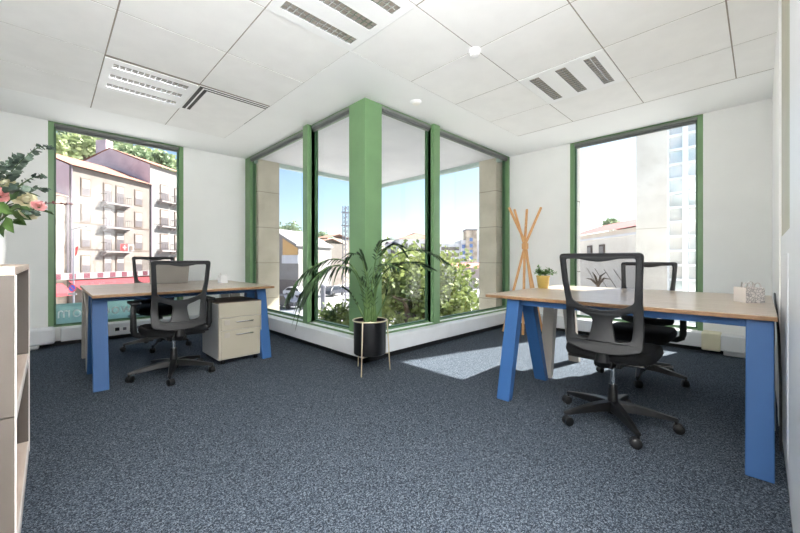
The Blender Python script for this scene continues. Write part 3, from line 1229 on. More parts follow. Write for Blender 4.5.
for k in range(7):
    a = 2 * PI * k / 7
    b = MB()
    b.tube([(0.05 * math.cos(a), 0.05 * math.sin(a), 0.435), (0.055 * math.cos(a + 0.3), 0.055 * math.sin(a + 0.3), 0.50), (0.05 * math.cos(a + 0.4), 0.05 * math.sin(a + 0.4), 0.60), (0.04 * math.cos(a + 0.5), 0.04 * math.sin(a + 0.5), 0.72)], [0.010, 0.009, 0.007, 0.003], 8)
    b.build('stem', 'palm_stem', t)

# ================================================================== COAT STAND
t = thing('coat_stand', 'light wooden coat stand of four crossed sticks in the right corner', 'coat stand', (4.84, 2.36, 0))
# (top offset, bottom offset) along the view-right axis and the depth axis
for (tx_, td, bx_, bd) in ((-0.245, -0.05, 0.27, 0.05), (-0.10, 0.16, 0.09, -0.22), (0.08, 0.15, -0.10, -0.20), (0.21, -0.05, -0.30, 0.05)):
    top = RT * tx_ + FW * td + Vector((0, 0, 1.775))
    bot = RT * bx_ + FW * bd
    mid = (RT * (0.008 if tx_ > 0 else -0.012) + FW * (0.03 if td > 0 else -0.03)) + Vector((0, 0, 1.29))
    m2 = (RT * (-0.012 if tx_ > 0 else 0.012) + FW * (-0.03 if td > 0 else 0.03) * 0.6) + Vector((0, 0, 1.17))
    b = MB()
    b.tube([bot, bot.lerp(m2, 0.6), m2, mid, mid.lerp(top, 0.5), top], [0.017, 0.018, 0.018, 0.018, 0.018, 0.017], 10)
    b.build('stick', 'beech', t, bevel=0.003)
b = MB()
b.lathe([(0.03, 1.18), (0.045, 1.19), (0.045, 1.265), (0.03, 1.275)], 16)
b.build('joint', 'beech', t)

# ================================================================== SMALL POTTED PLANT ON THE RIGHT DESK
t = thing('potted_herb', 'small leafy plant in a mustard yellow pot on the right desks', 'potted plant', (3.40, 1.475, ZT))
b = MB()
b.lathe([(0.042, 0.0), (0.047, 0.004), (0.060, 0.108), (0.063, 0.110), (0.063, 0.122), (0.056, 0.122), (0.052, 0.10), (0.01, 0.10)], 28)
b.build('pot', 'pot_yellow', t)
rr = random.Random(5)
b = MB()
for k in range(26):
    a = rr.uniform(0, 2 * PI)
    rad = rr.uniform(0.02, 0.13)
    zt = 0.12 + rr.uniform(0.02, 0.11) * (1.15 - rad / 0.16)
    p0 = Vector((0.02 * math.cos(a), 0.02 * math.sin(a), 0.10))
    p2 = Vector((rad * math.cos(a), rad * math.sin(a), zt))
    p1 = p0.lerp(p2, 0.5) + Vector((0, 0, 0.03))
    b.tube([p0, p1, p2], [0.0022, 0.0018, 0.001], 5, mi=1)
    for j in range(9):
        u = 0.35 + 0.65 * j / 8
        p = p0.lerp(p1, u).lerp(p1.lerp(p2, u), u)
        d_ = Vector((rr.uniform(-1, 1), rr.uniform(-1, 1), rr.uniform(-0.3, 0.7)))
        b.leaf(p, d_, Vector((rr.uniform(-0.4, 0.4), rr.uniform(-0.4, 0.4), 1)), rr.uniform(0.022, 0.036), rr.uniform(0.014, 0.02), 0)
b.build('foliage', ['herb_leaf', 'palm_stem'], t, recalc=False)

# ================================================================== BOXES ON THE DESKS
t = thing('gift_box', 'white patterned square box with curled ribbon tops at the right desk end', 'box', (3.149, 0.063, ZT), R(-54))
s_ = 0.105
b = MB()
b.box((0, 0, 0), (s_, s_, 0.098))
bx = b.build('box_body', ['patterned_card'], t, bevel=0.002, smooth=False)
b = MB()
b.box((-0.0006, 0.001, 0.001), (0.0004, s_ - 0.001, 0.097))
b.build('plain_side', 'card_white', t, smooth=False)
b = MB()
rr = random.Random(2)
for (cx_, cy_, ang, sz) in ((0.02, 0.03, 10, 0.03), (0.05, 0.02, 60, 0.035), (0.085, 0.03, 120, 0.03), (0.03, 0.075, 40, 0.03), (0.075, 0.07, 150, 0.035), (0.052, 0.052, 90, 0.028)):
    pts = []
    for k in range(9):
        u = k / 8 * PI
        r_ = sz
        pts.append((cx_ + math.cos(R(ang)) * (math.cos(u)) * r_ * 0.5, cy_ + math.sin(R(ang)) * math.cos(u) * r_ * 0.5, 0.098 + math.sin(u) * r_ * 0.95))
    b.tube(pts, 0.004, 6, flat=0.35)
b.build('ribbon', 'ribbon', t)

t = thing('pen_cup', 'small white pen cup at the far end of the left desks', 'pen cup', (1.475, 4.50, ZT))
b = MB()
b.box((-0.04, -0.04, 0.0), (0.04, 0.04, 0.008))
for s in (-1, 1):
    b.box((s * 0.04 - 0.003, -0.043, 0.0), (s * 0.04 + 0.003, 0.043, 0.092))
    b.box((-0.043, s * 0.04 - 0.003, 0.0), (0.043, s * 0.04 + 0.003, 0.092))
b.build('cup_body', 'ceramic', t, bevel=0.002)
b = MB()
b.tube([(0.01, 0.0, 0.008), (-0.02, 0.02, 0.112)], 0.0035, 6)
b.build('pencil', 'ribbon', t)

t = thing('desk_screen', 'flat taupe screen standing on the rear left desk, seen behind the chair back', 'screen', (1.0, 4.80, ZT), R(-2))
b = MB()
b.hexa([(-0.195, -0.012, 0.0), (0.178, -0.012, 0.0), (0.178, 0.012, 0.0), (-0.195, 0.012, 0.0)],
       [(-0.205, -0.012, 0.235), (0.195, -0.012, 0.215), (0.195, 0.012, 0.215), (-0.205, 0.012, 0.235)])
b.build('panel', 'screen_taupe', t, bevel=0.008)
b = MB()
b.box((-0.10, -0.07, 0.0), (0.10, 0.07, 0.008))
b.build('foot', 'screen_taupe', t, bevel=0.003)

# ================================================================== BOOKCASE, VASE, FLOWERS
BX, BY0, BY1, BZ = -0.077, 1.675, 2.79, 1.008
t = thing('bookcase', 'low taupe bookcase with open shelves facing the room at the left edge', 'bookcase', (BX, BY0, 0))
BD, BL = 0.40, BY1 - BY0
b = MB()
b.box((-BD, 0, BZ - 0.027), (0.0, BL, BZ))
b.build('top_board', 'shelf_top', t, bevel=0.002, smooth=False)
for y0 in (0.0, BL - 0.024):
    b = MB()
    b.box((-BD, y0, 0.53), (-0.001, y0 + 0.024, BZ - 0.027))
    b.box((-BD, y0, 0.0), (-0.001, y0 + 0.024, 0.526))
    b.build('side_panel', 'shelf_taupe', t, bevel=0.002, smooth=False)
b = MB()
b.box((-BD, 0.024, 0.0), (-BD + 0.012, BL - 0.024, BZ - 0.027))
b.build('back_panel', 'shelf_inside', t, smooth=False)
for z in (0.0, 0.497):
    b = MB()
    b.box((-BD + 0.012, 0.024, z), (-0.004, BL - 0.024, z + (0.055 if z == 0 else 0.030)), 0)
    b.box((-0.004, 0.024, z), (0.001, BL - 0.024, z + (0.055 if z == 0 else 0.030)), 1)
    b.build('shelf', ['shelf_top', 'shelf_edge'], t, smooth=False)
b = MB()
b.box((-BD + 0.03, BL * 0.5 - 0.01, 0.527), (-0.18, BL * 0.5 + 0.01, BZ - 0.027))
b.box((-BD + 0.03, BL * 0.5 - 0.01, 0.055), (-0.18, BL * 0.5 + 0.01, 0.497))
b.build('divider', 'shelf_inside', t, smooth=False)
for y0 in (0.0, BL - 0.024):
    b = MB()
    b.box((-0.001, y0, 0.0), (0.003, y0 + 0.024, BZ - 0.027))
    b.build('edge_strip', 'shelf_edge', t, smooth=False)

VX, VY = -0.195, 2.2
t = thing('vase', 'white ceramic vase on top of the bookcase', 'vase', (VX, VY, BZ))
b = MB()
b.lathe([(0.058, 0.0), (0.066, 0.006), (0.070, 0.08), (0.066, 0.17), (0.058, 0.19), (0.052, 0.19), (0.055, 0.16), (0.05, 0.02)], 36)
b.build('vase_body', 'ceramic', t)
VN = Vector((VX, VY, BZ + 0.17))
VD = VN.dot(FW)


def vp(px, py, dd=0.0):
    return at(px, py, VD + dd)


rr = random.Random(9)


def euca(name, pts, n, sz, label, m='eucalyptus', tail=0.02):
    """a stem with paired round leaves"""
    path = bez([VN.copy() + Vector((rr.uniform(-0.02, 0.02), rr.uniform(-0.02, 0.02), -0.06))] + [vp(*p) for p in pts], 8)
    t = thing(name, label, 'branch', VN, 0, 'eucalyptus branches in the vase')
    path = [p - VN for p in path]
    b = MB()
    k_ = len(path)
    b.tube(path, [0.003 * (1 - 0.6 * i / k_) for i in range(k_)], 5)
    b.build('stem', 'red_twig' if m == 'red_twig' else 'bouquet_leaf', t)
    b = MB()
    for k in range(n):
        u = 0.30 + 0.70 * k / (n - 1)
        f_ = u * (k_ - 1)
        i = min(k_ - 2, int(f_))
        p = path[i].lerp(path[i + 1], f_ - i)
        tg = (path[i + 1] - path[i]).normalized()
        for s in (-1, 1):
            sd = tg.cross(Vector((rr.uniform(-0.5, 0.5), rr.uniform(-0.5, 0.5), 1))).normalized() * s
            dv = (sd + tg * 0.35 + Vector((rr.uniform(-.3, .3), rr.uniform(-.3, .3), rr.uniform(-.3, .3)))).normalized()
            nv = Vector((rr.uniform(-1, 1), rr.uniform(-1, 1), rr.uniform(-1, 1)))
            z_ = sz * rr.uniform(0.75, 1.15) * (1.1 - 0.35 * u)
            b.leaf(p, dv, nv, z_, z_ * 0.85, 0, 0.1)
    b.build('leaves', m, t, recalc=False)
    return t


euca('eucalyptus_branch', [(0, 190), (14, 172, 0.03), (28, 155, 0.05), (40, 147, 0.06), (51, 147, 0.07)], 15, 0.030, 'longest grey-green eucalyptus branch arching up towards the green window frame')
euca('eucalyptus_branch', [(-4, 190), (6, 178), (16, 166, -0.04), (24, 158, -0.06)], 20, 0.034, 'bushiest grey-green eucalyptus branch above the cream roses')
euca('eucalyptus_branch', [(-6, 188), (-2, 172), (6, 164, 0.05), (16, 157, 0.08)], 16, 0.030, 'grey-green eucalyptus branch at the left edge, rising behind the bushiest one')
euca('eucalyptus_branch', [(8, 196), (22, 184, 0.0), (34, 177, 0.02), (42, 176, 0.03)], 11, 0.026, 'short eucalyptus branch pointing right just above the cream rose')
euca('eucalyptus_branch', [(10, 200), (28, 190, -0.03), (38, 188, -0.03), (47, 189, -0.03)], 9, 0.024, 'lowest small eucalyptus branch pointing right at rose height')
euca('eucalyptus_branch', [(4, 196), (12, 192, -0.06), (20, 190, -0.08)], 9, 0.040, 'short broad-leaved eucalyptus sprig in front of the cream roses')
euca('eucalyptus_branch', [(14, 210), (26, 210, -0.04), (34, 213, -0.05)], 7, 0.030, 'drooping eucalyptus sprig under the pink rose tip')
euca('red_leaf_branch', [(12, 208), (34, 205, 0.02), (50, 203, 0.04), (62, 204, 0.05), (72, 204, 0.06)], 12, 0.020, 'thin reddish branch reaching across the green window frame', 'red_twig')


def rose(px, py, dd, rad, m, label, cat='flower'):
    c = vp(px, py, dd)
    t = thing('rose', label, cat, c, 0, 'roses in the vase')
    b = MB()
    face = (CAM - c).normalized() * 0.7 + Vector((0.3, -0.1, 0.6))
    face.normalize()
    q_ = face.to_track_quat('Z', 'Y')
    layers = ((3, 0.20, 0.95), (4, 0.34, 0.92), (5, 0.52, 0.82), (5, 0.72, 0.60), (6, 0.90, 0.34), (7, 1.0, 0.05))
    b.lathe([(0.02 * rad, -0.45 * rad), (0.17 * rad, -0.1 * rad), (0.15 * rad, 0.32 * rad), (0.05 * rad, 0.42 * rad)], 10)
    b.v = [tuple(q_ @ Vector(v)) for v in b.v]
    for li, (n, rr_, up_) in enumerate(layers):
        for k in range(n):
            a = 2 * PI * (k + 0.37 * li + rr.uniform(-0.12, 0.12)) / n
            tilt = rr.uniform(-0.08, 0.08)
            vs = []
            for iu in range(5):
                for iv in range(4):
                    w_ = iu / 2 - 1
                    v = iv / 3
                    u = w_ * (0.95 - 0.12 * v) * PI * 1.18 / n
                    r_ = rad * (0.13 + (rr_ - 0.13) * math.sin(v * PI / 2) * (1 - 0.16 * w_ * w_ * v) + (0.10 * v * v if li > 1 else 0) + tilt * v * 0.6)
                    z = rad * (-0.45 + (0.45 + 0.5 * up_) * v - 0.20 * v * w_ * w_ - (0.16 * v ** 3 if li >= 2 else 0))
                    vs.append(q_ @ Vector((r_ * math.cos(a + u), r_ * math.sin(a + u), z)))
            fs = [(i * 4 + j, i * 4 + j + 1, i * 4 + j + 5, i * 4 + j + 4) for i in range(4) for j in range(3)]
            b.add(vs, fs)
    b.build('petals', m, t, recalc=False)
    b = MB()
    e = VN + Vector((rr.uniform(-.02, .02), rr.uniform(-.02, .02), -0.08)) - c
    s0 = q_ @ Vector((0, 0, -rad * 0.42))
    b.tube([s0, s0.lerp(e, 0.5) + Vector((0, 0, 0.01)), e], 0.003, 6)
    b.lathe([(0.002, -rad * 0.5), (rad * 0.3, -rad * 0.42), (rad * 0.12, -rad * 0.3)], 10, tuple(s0 * 0.25))
    b.build('stem', 'bouquet_leaf', t)
    return t


rose(4, 183, 0.0, 0.042, 'cream_petal', 'cream rose at the left edge, above the pink one')
rose(26, 199, -0.02, 0.040, 'cream_petal', 'large cream rose beside the pink rose tip')
rose(30, 212, 0.0, 0.030, 'cream_petal', 'small cream rose low in the bouquet')
rose(-1, 193, -0.08, 0.034, 'pink_petal', 'pink rose cut by the left edge of the photo')
rose(39, 205, -0.03, 0.023, 'pink_petal', 'pink rose at the right tip of the bouquet')
t = thing('bouquet_greenery', 'broad green leaves hanging under the roses over the vase rim', 'leaves', VN)
b = MB()
for (px, py, dd, ln, wd, ax, az) in ((2, 214, -0.05, 0.10, 0.06, -0.2, -0.7), (10, 222, -0.06, 0.09, 0.055, 0.5, -0.6), (18, 214, -0.03, 0.09, 0.05, 0.9, -0.3), (6, 228, -0.04, 0.08, 0.05, 0.2, -0.9),
                                     (22, 222, 0.0, 0.07, 0.045, 1, -0.3), (-4, 222, -0.02, 0.09, 0.06, -0.6, -0.6), (14, 208, -0.08, 0.08, 0.05, 0.6, 0.2), (26, 210, -0.05, 0.07, 0.035, 0.9, -0.5),
                                     (14, 196, -0.07, 0.08, 0.06, 0.4, 0.5), (18, 190, 0.0, 0.08, 0.06, 0.2, 0.7), (0, 206, -0.09, 0.09, 0.05, 0.7, -0.4), (10, 212, 0.0, 0.09, 0.05, 0.8, 0.0)):
    p = vp(px - 9 * ax, py + 9 * az, dd) - VN
    b.leaf(p, RT * ax + Vector((0, 0, az)) + FW * rr.uniform(-0.3, 0.3), -FW + Vector((rr.uniform(-.5, .5), rr.uniform(-.5, .5), 0.6)), ln * 0.8, wd * 0.75, 0, 0.15, 0.15)
for k in range(14):
    e = Vector((rr.uniform(-0.10, 0.16), rr.uniform(-0.1, 0.1), rr.uniform(0.02, 0.14)))
    b.tube([Vector((rr.uniform(-.02, .02), rr.uniform(-.02, .02), -0.06)), e * 0.5 + Vector((0, 0, 0.02)), e], 0.0025, 5)
    b.leaf(e, Vector((e.x, e.y, 0.02)), Vector((0, 0, 1)), 0.07, 0.045, 0, 0.15, 0.3)
b.build('leaf_cluster', 'bouquet_leaf', t, recalc=False)

# ------------------------------------------------------------------ small wall things
t = thing('socket_block', 'black and white wall socket block on the trunking under the left window', 'socket', (0.76, YW - 0.101, 0.128))
b = MB()
b.box((-0.16, -0.004, -0.028), (0.16, 0.0, 0.028))
b.build('plate', 'light_white', t, bevel=0.002)
b = MB()
b.box((-0.15, -0.008, -0.02), (-0.105, -0.003, 0.024))
b.build('black_socket', 'socket_black', t, bevel=0.002)
for x in (-0.05, 0.03, 0.10):
    b = MB()
    b.box((x - 0.018, -0.007, -0.018), (x + 0.018, -0.003, 0.018))
    b.build('white_socket', 'post_grey', t, bevel=0.002)
t = thing('power_cable', 'dark cable hanging down the partition beside the right desk end', 'cable', (3.35, YR + 0.008, 0))
b = MB()
b.tube([(0.55, 0.0, ZT + 0.02), (0.30, 0.004, ZT - 0.005), (0.0, 0.004, ZT - 0.05), (-0.35, 0.002, ZT - 0.16), (-0.55, 0.0, ZT - 0.38), (-0.6, 0.0, 0.02)], 0.006, 8)
b.build('cord', 'cable_black', t)

# ================================================================== OUTSIDE
ZG = -4.2
b = MB()
b.box((-260, -260, ZG - 0.5), (300, 300, ZG))
struct(b.build('ground', 'paving', smooth=False))
b = MB()
rd = [at(-200, 260, 24), at(250, 260, 22), at(330, 260, 60), at(345, 260, 140), at(300, 260, 140), at(240, 260, 60), at(130, 260, 34), at(-200, 260, 36)]
b.v = [(p.x, p.y, ZG + 0.02) for p in rd]
b.f = [(0, 1, 6, 7), (1, 2, 5, 6), (2, 3, 4, 5)]
b.m = [0, 0, 0]
struct(b.build('road', 'asphalt', smooth=False))
for k in range(7):
    a0, a1 = at(440 + k * 9, 260, 34), at(470 + k * 12, 260, 62)
    d_ = Vector((0.08, -0.08, 0))
    b = MB()
    b.v = [(p.x, p.y, ZG + 0.03) for p in (a0 - d_, a0 + d_, a1 + d_, a1 - d_)]
    b.f = [(0, 1, 2, 3)]
    b.m = [0]
    struct(b.build('road_marking', 'asphalt', smooth=False))

# own building outside the glass: soffit over the notch and two stone piers
b = MB()
b.box((XG + 0.06, YG + 0.06, 2.665), (5.14, 5.76, 3.2))
o = struct(b.build('soffit', 'soffit', smooth=False))
b = MB()
b.box((5.10, YG + 0.06, 2.60), (5.18, 5.80, 3.2))
b.box((XG + 0.06, 5.72, 2.60), (5.18, 5.80, 3.2))
b.build('edge_trim', 'soffit_edge', o, smooth=False)


def pier(lo, hi, label):
    b = MB()
    b.box(lo, hi)
    o = struct(b.build('stone_pier', 'stone', smooth=False, bevel=0.01))
    b = MB()
    for z in (0.40, 0.98, 1.56, 2.14):
        b.box((lo[0] - 0.002, lo[1] - 0.002, z), (hi[0] + 0.002, hi[1] + 0.002, z + 0.008))
    b.build('joint_line', 'stone_joint', o, smooth=False)
    return o


pier((XG + 0.10, 5.70, ZG), (2.77, 6.25, 3.2), '')
pier((5.092, YG + 0.12, ZG), (5.60, 3.29, 3.2), '')
# stone reveal outside the right window
b = MB()
b.box((XW + 0.101, vy1, -0.3), (XW + 0.42, vy1 + 0.4, 3.1))
struct(b.build('trim_5', 'stone_pale', smooth=False))
b = MB()
for z in (0.85, 1.9):
    b.box((XW + 0.104, vy1 - 0.001, z), (XW + 0.421, vy1 + 0.4, z + 0.012))
struct(b.build('trim_6', 'stone_joint', smooth=False))


# ---- building kit
def frame_at(px, depth, ang_deg):
    """origin on the ground seen at column px at that depth; local +x turned ang_deg right of the view axis' right vector"""
    p = at(px, 260, depth)
    base_ = math.atan2(RT.y, RT.x)
    return Vector((p.x, p.y, ZG)), base_ + R(ang_deg)


def add_window(parent, x, z, w, h, y=-0.02, shut='shutter', trim='stone_trim', open_=0.45):
    b = MB()
    b.box((x - w / 2 - 0.12, y - 0.06, z - 0.12), (x + w / 2 + 0.12, y + 0.04, z + h + 0.14), 0)
    wn = b.build('window', trim, parent, smooth=False)
    b = MB()
    b.box((x - w / 2, y - 0.075, z), (x + w / 2, y - 0.04, z + h), 0)
    b.build('pane', 'window_dark', wn, smooth=False)
    b = MB()
    b.box((x - w / 2, y - 0.09, z + h * (1 - open_)), (x + w / 2, y - 0.07, z + h))
    b.build('shutter', shut, wn, smooth=False)
    return wn


def add_balcony(parent, x, z, w, dp=0.9, h=1.0):
    b = MB()
    b.box((x - w / 2, -dp, z - 0.18), (x + w / 2, 0.05, z))
    for xx in (x - w / 2 + 0.2, x + w / 2 - 0.2):
        b.hexa([(xx - 0.1, -0.15, z - 0.55), (xx + 0.1, -0.15, z - 0.55), (xx + 0.1, 0.0, z - 0.55), (xx - 0.1, 0.0, z - 0.55)],
               [(xx - 0.1, -dp * 0.8, z - 0.18), (xx + 0.1, -dp * 0.8, z - 0.18), (xx + 0.1, 0.0, z - 0.18), (xx - 0.1, 0.0, z - 0.18)])
    bl = b.build('balcony', 'balcony_slab', parent, smooth=False)
    b = MB()
    n = int(w / 0.3)
    for k in range(n + 1):
        xx = x - w / 2 + 0.04 + (w - 0.08) * k / n
        b.box((xx - 0.012, -dp + 0.03, z), (xx + 0.012, -dp + 0.055, z + h))
    for zz in (z + h, z + 0.12):
        b.box((x - w / 2, -dp + 0.02, zz - 0.02), (x + w / 2, -dp + 0.06, zz + 0.02))
        for xx in (x - w / 2 + 0.02, x + w / 2 - 0.02):
            b.box((xx - 0.02, -dp + 0.02, zz - 0.02), (xx + 0.02, 0, zz + 0.02))
    b.build('railing', 'iron', bl, smooth=False)
    return bl


def hip_roof(parent, x0, x1, y0, y1, z, h, over=0.5, gable=True, m='roof_tiles'):
    ym = (y0 + y1) / 2
    b = MB()
    x0o, x1o = x0 - over * 0.3, x1 + over * 0.3
    ins = 0 if gable else (y1 - y0) / 2
    a = [(x0o, y0 - over, z), (x1o, y0 - over, z), (x1o, y1 + over, z), (x0o, y1 + over, z), (x0o + ins, ym, z + h), (x1o - ins, ym, z + h)]
    b.add(a, [(0, 1, 5, 4), (2, 3, 4, 5)] + ([] if gable else [(1, 2, 5), (3, 0, 4), (3, 2, 1, 0)]))
    a2 = [(p[0], p[1], p[2]) for p in a]
    r_ = b.build('roof', m, parent, smooth=False)
    return r_


# apartment block seen through the left window
FD = R(8)                                   # facade line runs 8 degrees right of the view axis, going away
fdir = FW * math.cos(FD) + RT * math.sin(FD)
fang = math.atan2(fdir.y, fdir.x)
fo = CAM + RT * -36.9 + FW * 41.8


def fx(px):
    """distance along the facade line for a photo column"""
    a = (px - HX) / F
    # (-36.9 + t sin) = a (41.8 + t cos)
    return (a * 41.8 + 36.9) / (math.sin(FD) - a * math.cos(FD))


xL, xM, xR = fx(69.5), fx(150), fx(196)
EA, EC = 11.7 - ZG, 14.7 - ZG               # eave heights over the street
A = thing('apartment_block', 'cream four-storey apartment block with balconies and tiled roof outside the left window', 'building', (fo.x, fo.y, ZG), fang)
b = MB()
b.box((xL, 0, 0), (xM, 11, EA))
b.build('wall', 'facade_cream', A, smooth=False)
b = MB()
b.add([(xL - 0.02, 0, 3.6), (xL - 0.02, 11, 3.6), (xL - 0.02, 11, EA), (xL - 0.02, 5.5, EA + 2.3), (xL - 0.02, 0, EA)], [(0, 1, 2, 3, 4)])
b.build('gable_wall', 'gable_mauve', A, smooth=False)
hip_roof(A, xL, xM, 0, 11, EA, 2.4, 0.55)
b = MB()
for z in (3.45, 6.4, 9.45):
    b.box((xL, -0.05, z), (xM, 0.02, z + 0.16))
b.build('string_course', 'stone_trim', A, smooth=False)
for px in (70.5, 150.5):
    b = MB()
    b.tube([(fx(px), -0.12, 2.5), (fx(px), -0.12, EA + 0.1)], 0.10, 8)
    b.build('downpipe', 'pipe', A)
rows = [10.45 - ZG, 7.45 - ZG, 4.45 - ZG, 1.45 - ZG]
for r_ in rows:
    for (a0, a1, hh) in ((80.5, 90.5, 1.85), (103.0, 111.5, 2.25), (115.5, 124.0, 2.25), (134.0, 142.5, 1.85)):
        xa, xb = fx(a0), fx(a1)
        add_window(A, (xa + xb) / 2, r_ - hh, (xb - xa) * 0.78, hh, open_=0.55 if hh < 2 else 0.35)
for r_ in rows[:3]:
    add_balcony(A, (fx(102) + fx(125)) / 2, r_ - 2.3, fx(127) - fx(101))
# shop front: sign band and awning belong to the shop, things of their own
t = thing('shop_sign', 'white and maroon shop sign band above the red awning', 'sign', (fo.x, fo.y, ZG), fang)
b = MB()
x0s, x1s = fx(48), fx(158)
zs0, zs1 = -1.15 - ZG, -0.45 - ZG
b.box((x0s, -0.35, zs0), (x1s, 0.0, zs1))
b.build('sign_board', 'sign_white', t, smooth=False)
n_ = 9
for k in range(n_):
    xa = x0s + (x1s - x0s) * (k + 0.15) / n_
    xb = x0s + (x1s - x0s) * (k + 0.62) / n_
    b = MB()
    b.box((xa, -0.37, zs0 + 0.05), (xb, -0.34, zs1 - 0.05))
    b.build('maroon_panel', 'sign_maroon', t, smooth=False)
t = thing('shop_awning', 'wide red fabric awning over the street-level shops', 'awning', (fo.x, fo.y, ZG), fang)
b = MB()
za1, za0 = -1.25 - ZG, -2.35 - ZG
xa0, xa1 = fx(67), fx(160)
b.add([(xa0, -0.05, za1), (xa1, -0.05, za1), (xa1, -2.0, za0), (xa0, -2.0, za0), (xa0, -2.0, za0 - 0.3), (xa1, -2.0, za0 - 0.3)], [(0, 1, 2, 3), (3, 2, 5, 4)])
b.build('fabric', 'awning_red', t, smooth=False)
b = MB()
for xx in (xa0 + 0.3, (xa0 + xa1) / 2, xa1 - 0.3):
    b.tube([(xx, -0.05, za0 - 0.3), (xx, -1.9, za0 - 0.05)], 0.03, 6)
b.build('arm', 'iron', t)
t = thing('small_awning', 'small red awning low at the left edge of the left window', 'awning', (fo.x, fo.y, ZG), fang)
b = MB()
xa0, xa1 = fx(44), fx(62)
b.add([(xa0, -0.05, za1 - 0.3), (xa1, -0.05, za1 - 0.3), (xa1, -1.4, za0 - 0.2), (xa0, -1.4, za0 - 0.2), (xa0, -1.4, za0 - 0.5), (xa1, -1.4, za0 - 0.5)], [(0, 1, 2, 3), (3, 2, 5, 4)])
b.build('fabric', 'awning_red', t, smooth=False)
b = MB()
b.tube([(xa0 + .2, -0.05, za0 - 0.5), (xa0 + .2, -1.3, za0 - 0.2)], 0.03, 6)
b.tube([(xa1 - .2, -0.05, za0 - 0.5), (xa1 - .2, -1.3, za0 - 0.2)], 0.03, 6)
b.build('arm', 'iron', t)

# lower house on its left
B0 = thing('corner_house', 'lower stone house left of the apartment block, at the left window frame', 'building', (fo.x, fo.y, ZG), fang)
b = MB()
b.box((xL - 9, 0.3, 0), (xL - 0.05, 9, 8.1 - ZG))
b.build('wall', 'facade_tan', B0, smooth=False)
hip_roof(B0, xL - 9, xL - 0.05, 0.3, 9, 8.1 - ZG, 1.6, 0.5)
for r_ in (6.6, 3.4, 0.6):
    add_window(B0, xL - 2.6, r_ - 1.6 - ZG, 1.0, 1.6)

# taller block further along
Cb = thing('tall_house', 'taller pale house with mauve gable and chimney right of the apartment block', 'building', (fo.x, fo.y, ZG), fang)
b = MB()
b.box((xM + 0.02, 0, 0), (xR, 13, EC))
b.build('wall', 'facade_white', Cb, smooth=False)
b = MB()
b.add([(xM, 0, 3), (xM, 13, 3), (xM, 13, EC), (xM, 6.5, EC + 2.5), (xM, 0, EC - 0.05)], [(0, 1, 2, 3, 4)])
b.build('gable_wall', 'gable_mauve', Cb, smooth=False)
hip_roof(Cb, xM, xR, 0, 13, EC, 2.6, 0.5)
b = MB()
b.box((xM + 0.1, 7.3, EC + 1.2), (xM + 1.2, 9.0, EC + 3.9))
b.build('chimney', 'gable_mauve', Cb, smooth=False)
for r_ in (11.6, 7.9, 4.3, 0.9):
    for px in (164, 178, 188):
        add_window(Cb, fx(px), r_ - 2.2 - ZG + 0.4, 1.3, 2.3)
for r_ in (11.6, 7.9, 4.3):
    for px in (164.5, 179):
        add_balcony(Cb, fx(px), r_ - 1.85 - ZG, 2.6, 0.8)

# flags on the balcony
zf = rows[2] - 2.3
for (px, m, lab) in ((117.5, 'flag_red', 'red flag with a white cross hung on the apartment balcony railing'), (124.5, 'sign_white', 'white banner hung on the balcony railing beside the red flag')):
    t = thing('flag' if m == 'flag_red' else 'banner', lab, 'flag', (fo.x, fo.y, ZG), fang)
    xx = fx(px)
    b = MB()
    n = 8
    w_, h_ = 0.95, 0.85
    for i in range(n + 1):
        u = i / n
        yy = -0.98 + 0.03 * math.sin(u * 9)
        b.v += [(xx - w_ / 2 + w_ * u, yy, zf + 0.05), (xx - w_ / 2 + w_ * u, yy, zf + 0.05 + h_)]
    for i in range(n):
        b.f.append((2 * i, 2 * i + 2, 2 * i + 3, 2 * i + 1))
        b.m.append(0)
    b.build('cloth', m, t)
    if m == 'flag_red':
        b = MB()
        b.box((xx - 0.10, -1.035, zf + 0.2), (xx + 0.10, -1.025, zf + 0.78))
        b.box((xx - 0.28, -1.035, zf + 0.40), (xx + 0.28, -1.025, zf + 0.58))
        b.build('cross', 'sign_white', t, smooth=False)
    else:
        b = MB()
        b.box((xx - 0.2, -1.035, zf + 0.15), (xx + 0.2, -1.025, zf + 0.75))
        b.build('printed_patch', 'stone_trim', t, smooth=False)

# street lamp with banner and a no-parking sign
lp = at(73.5, 260, 24)
t = thing('street_lamp', 'tall grey street lamp with one arm in front of the apartment block', 'street lamp', (lp.x, lp.y, ZG))
zt = at(74, 229, 24).z - ZG
b = MB()
b.tube([(0, 0, 0), (0, 0, 1.0), (0, 0, zt)], [0.08, 0.06, 0.04], 10)
b.build('pole', 'post_grey', t)
b = MB()
b.tube([Vector((0, 0, zt)), RT * 0.5 + Vector((0, 0, zt + 0.12)), RT * 0.85 + Vector((0, 0, zt + 0.16))], 0.03, 8)
b.tube([Vector((0, 0, zt)), RT * -0.2 + Vector((0, 0, zt - 0.02))], 0.03, 8)
b.build('arm', 'post_grey', t)
b = MB()
b.tube([RT * 0.55 + Vector((0, 0, zt + 0.12)), RT * 1.0 + Vector((0, 0, zt + 0.15))], [0.06, 0.08], 10, flat=0.5)
b.build('lamp_head', 'post_grey', t)
t = thing('street_banner', 'narrow red banner hanging beside the street lamp pole', 'banner', (lp.x, lp.y, ZG))
zb = at(76, 247, 24).z - ZG
b = MB()
q0 = RT * 0.09
q1 = RT * 0.32
b.v = [tuple(q0 + Vector((0, 0, zb - 0.65))), tuple(q1 * 0.75 + Vector((0, 0, zb - 0.45))), tuple(q1 + Vector((0, 0, zb + 0.05))), tuple(q0 * 1.6 + Vector((0, 0, zb)))]
b.f = [(0, 1, 2, 3)]
b.m = [0]
b.build('cloth', 'flag_red', t, smooth=False)
t = thing('road_sign', 'round blue and red no-parking sign on the street lamp pole', 'road sign', (lp.x, lp.y, at(74, 288, 24).z))
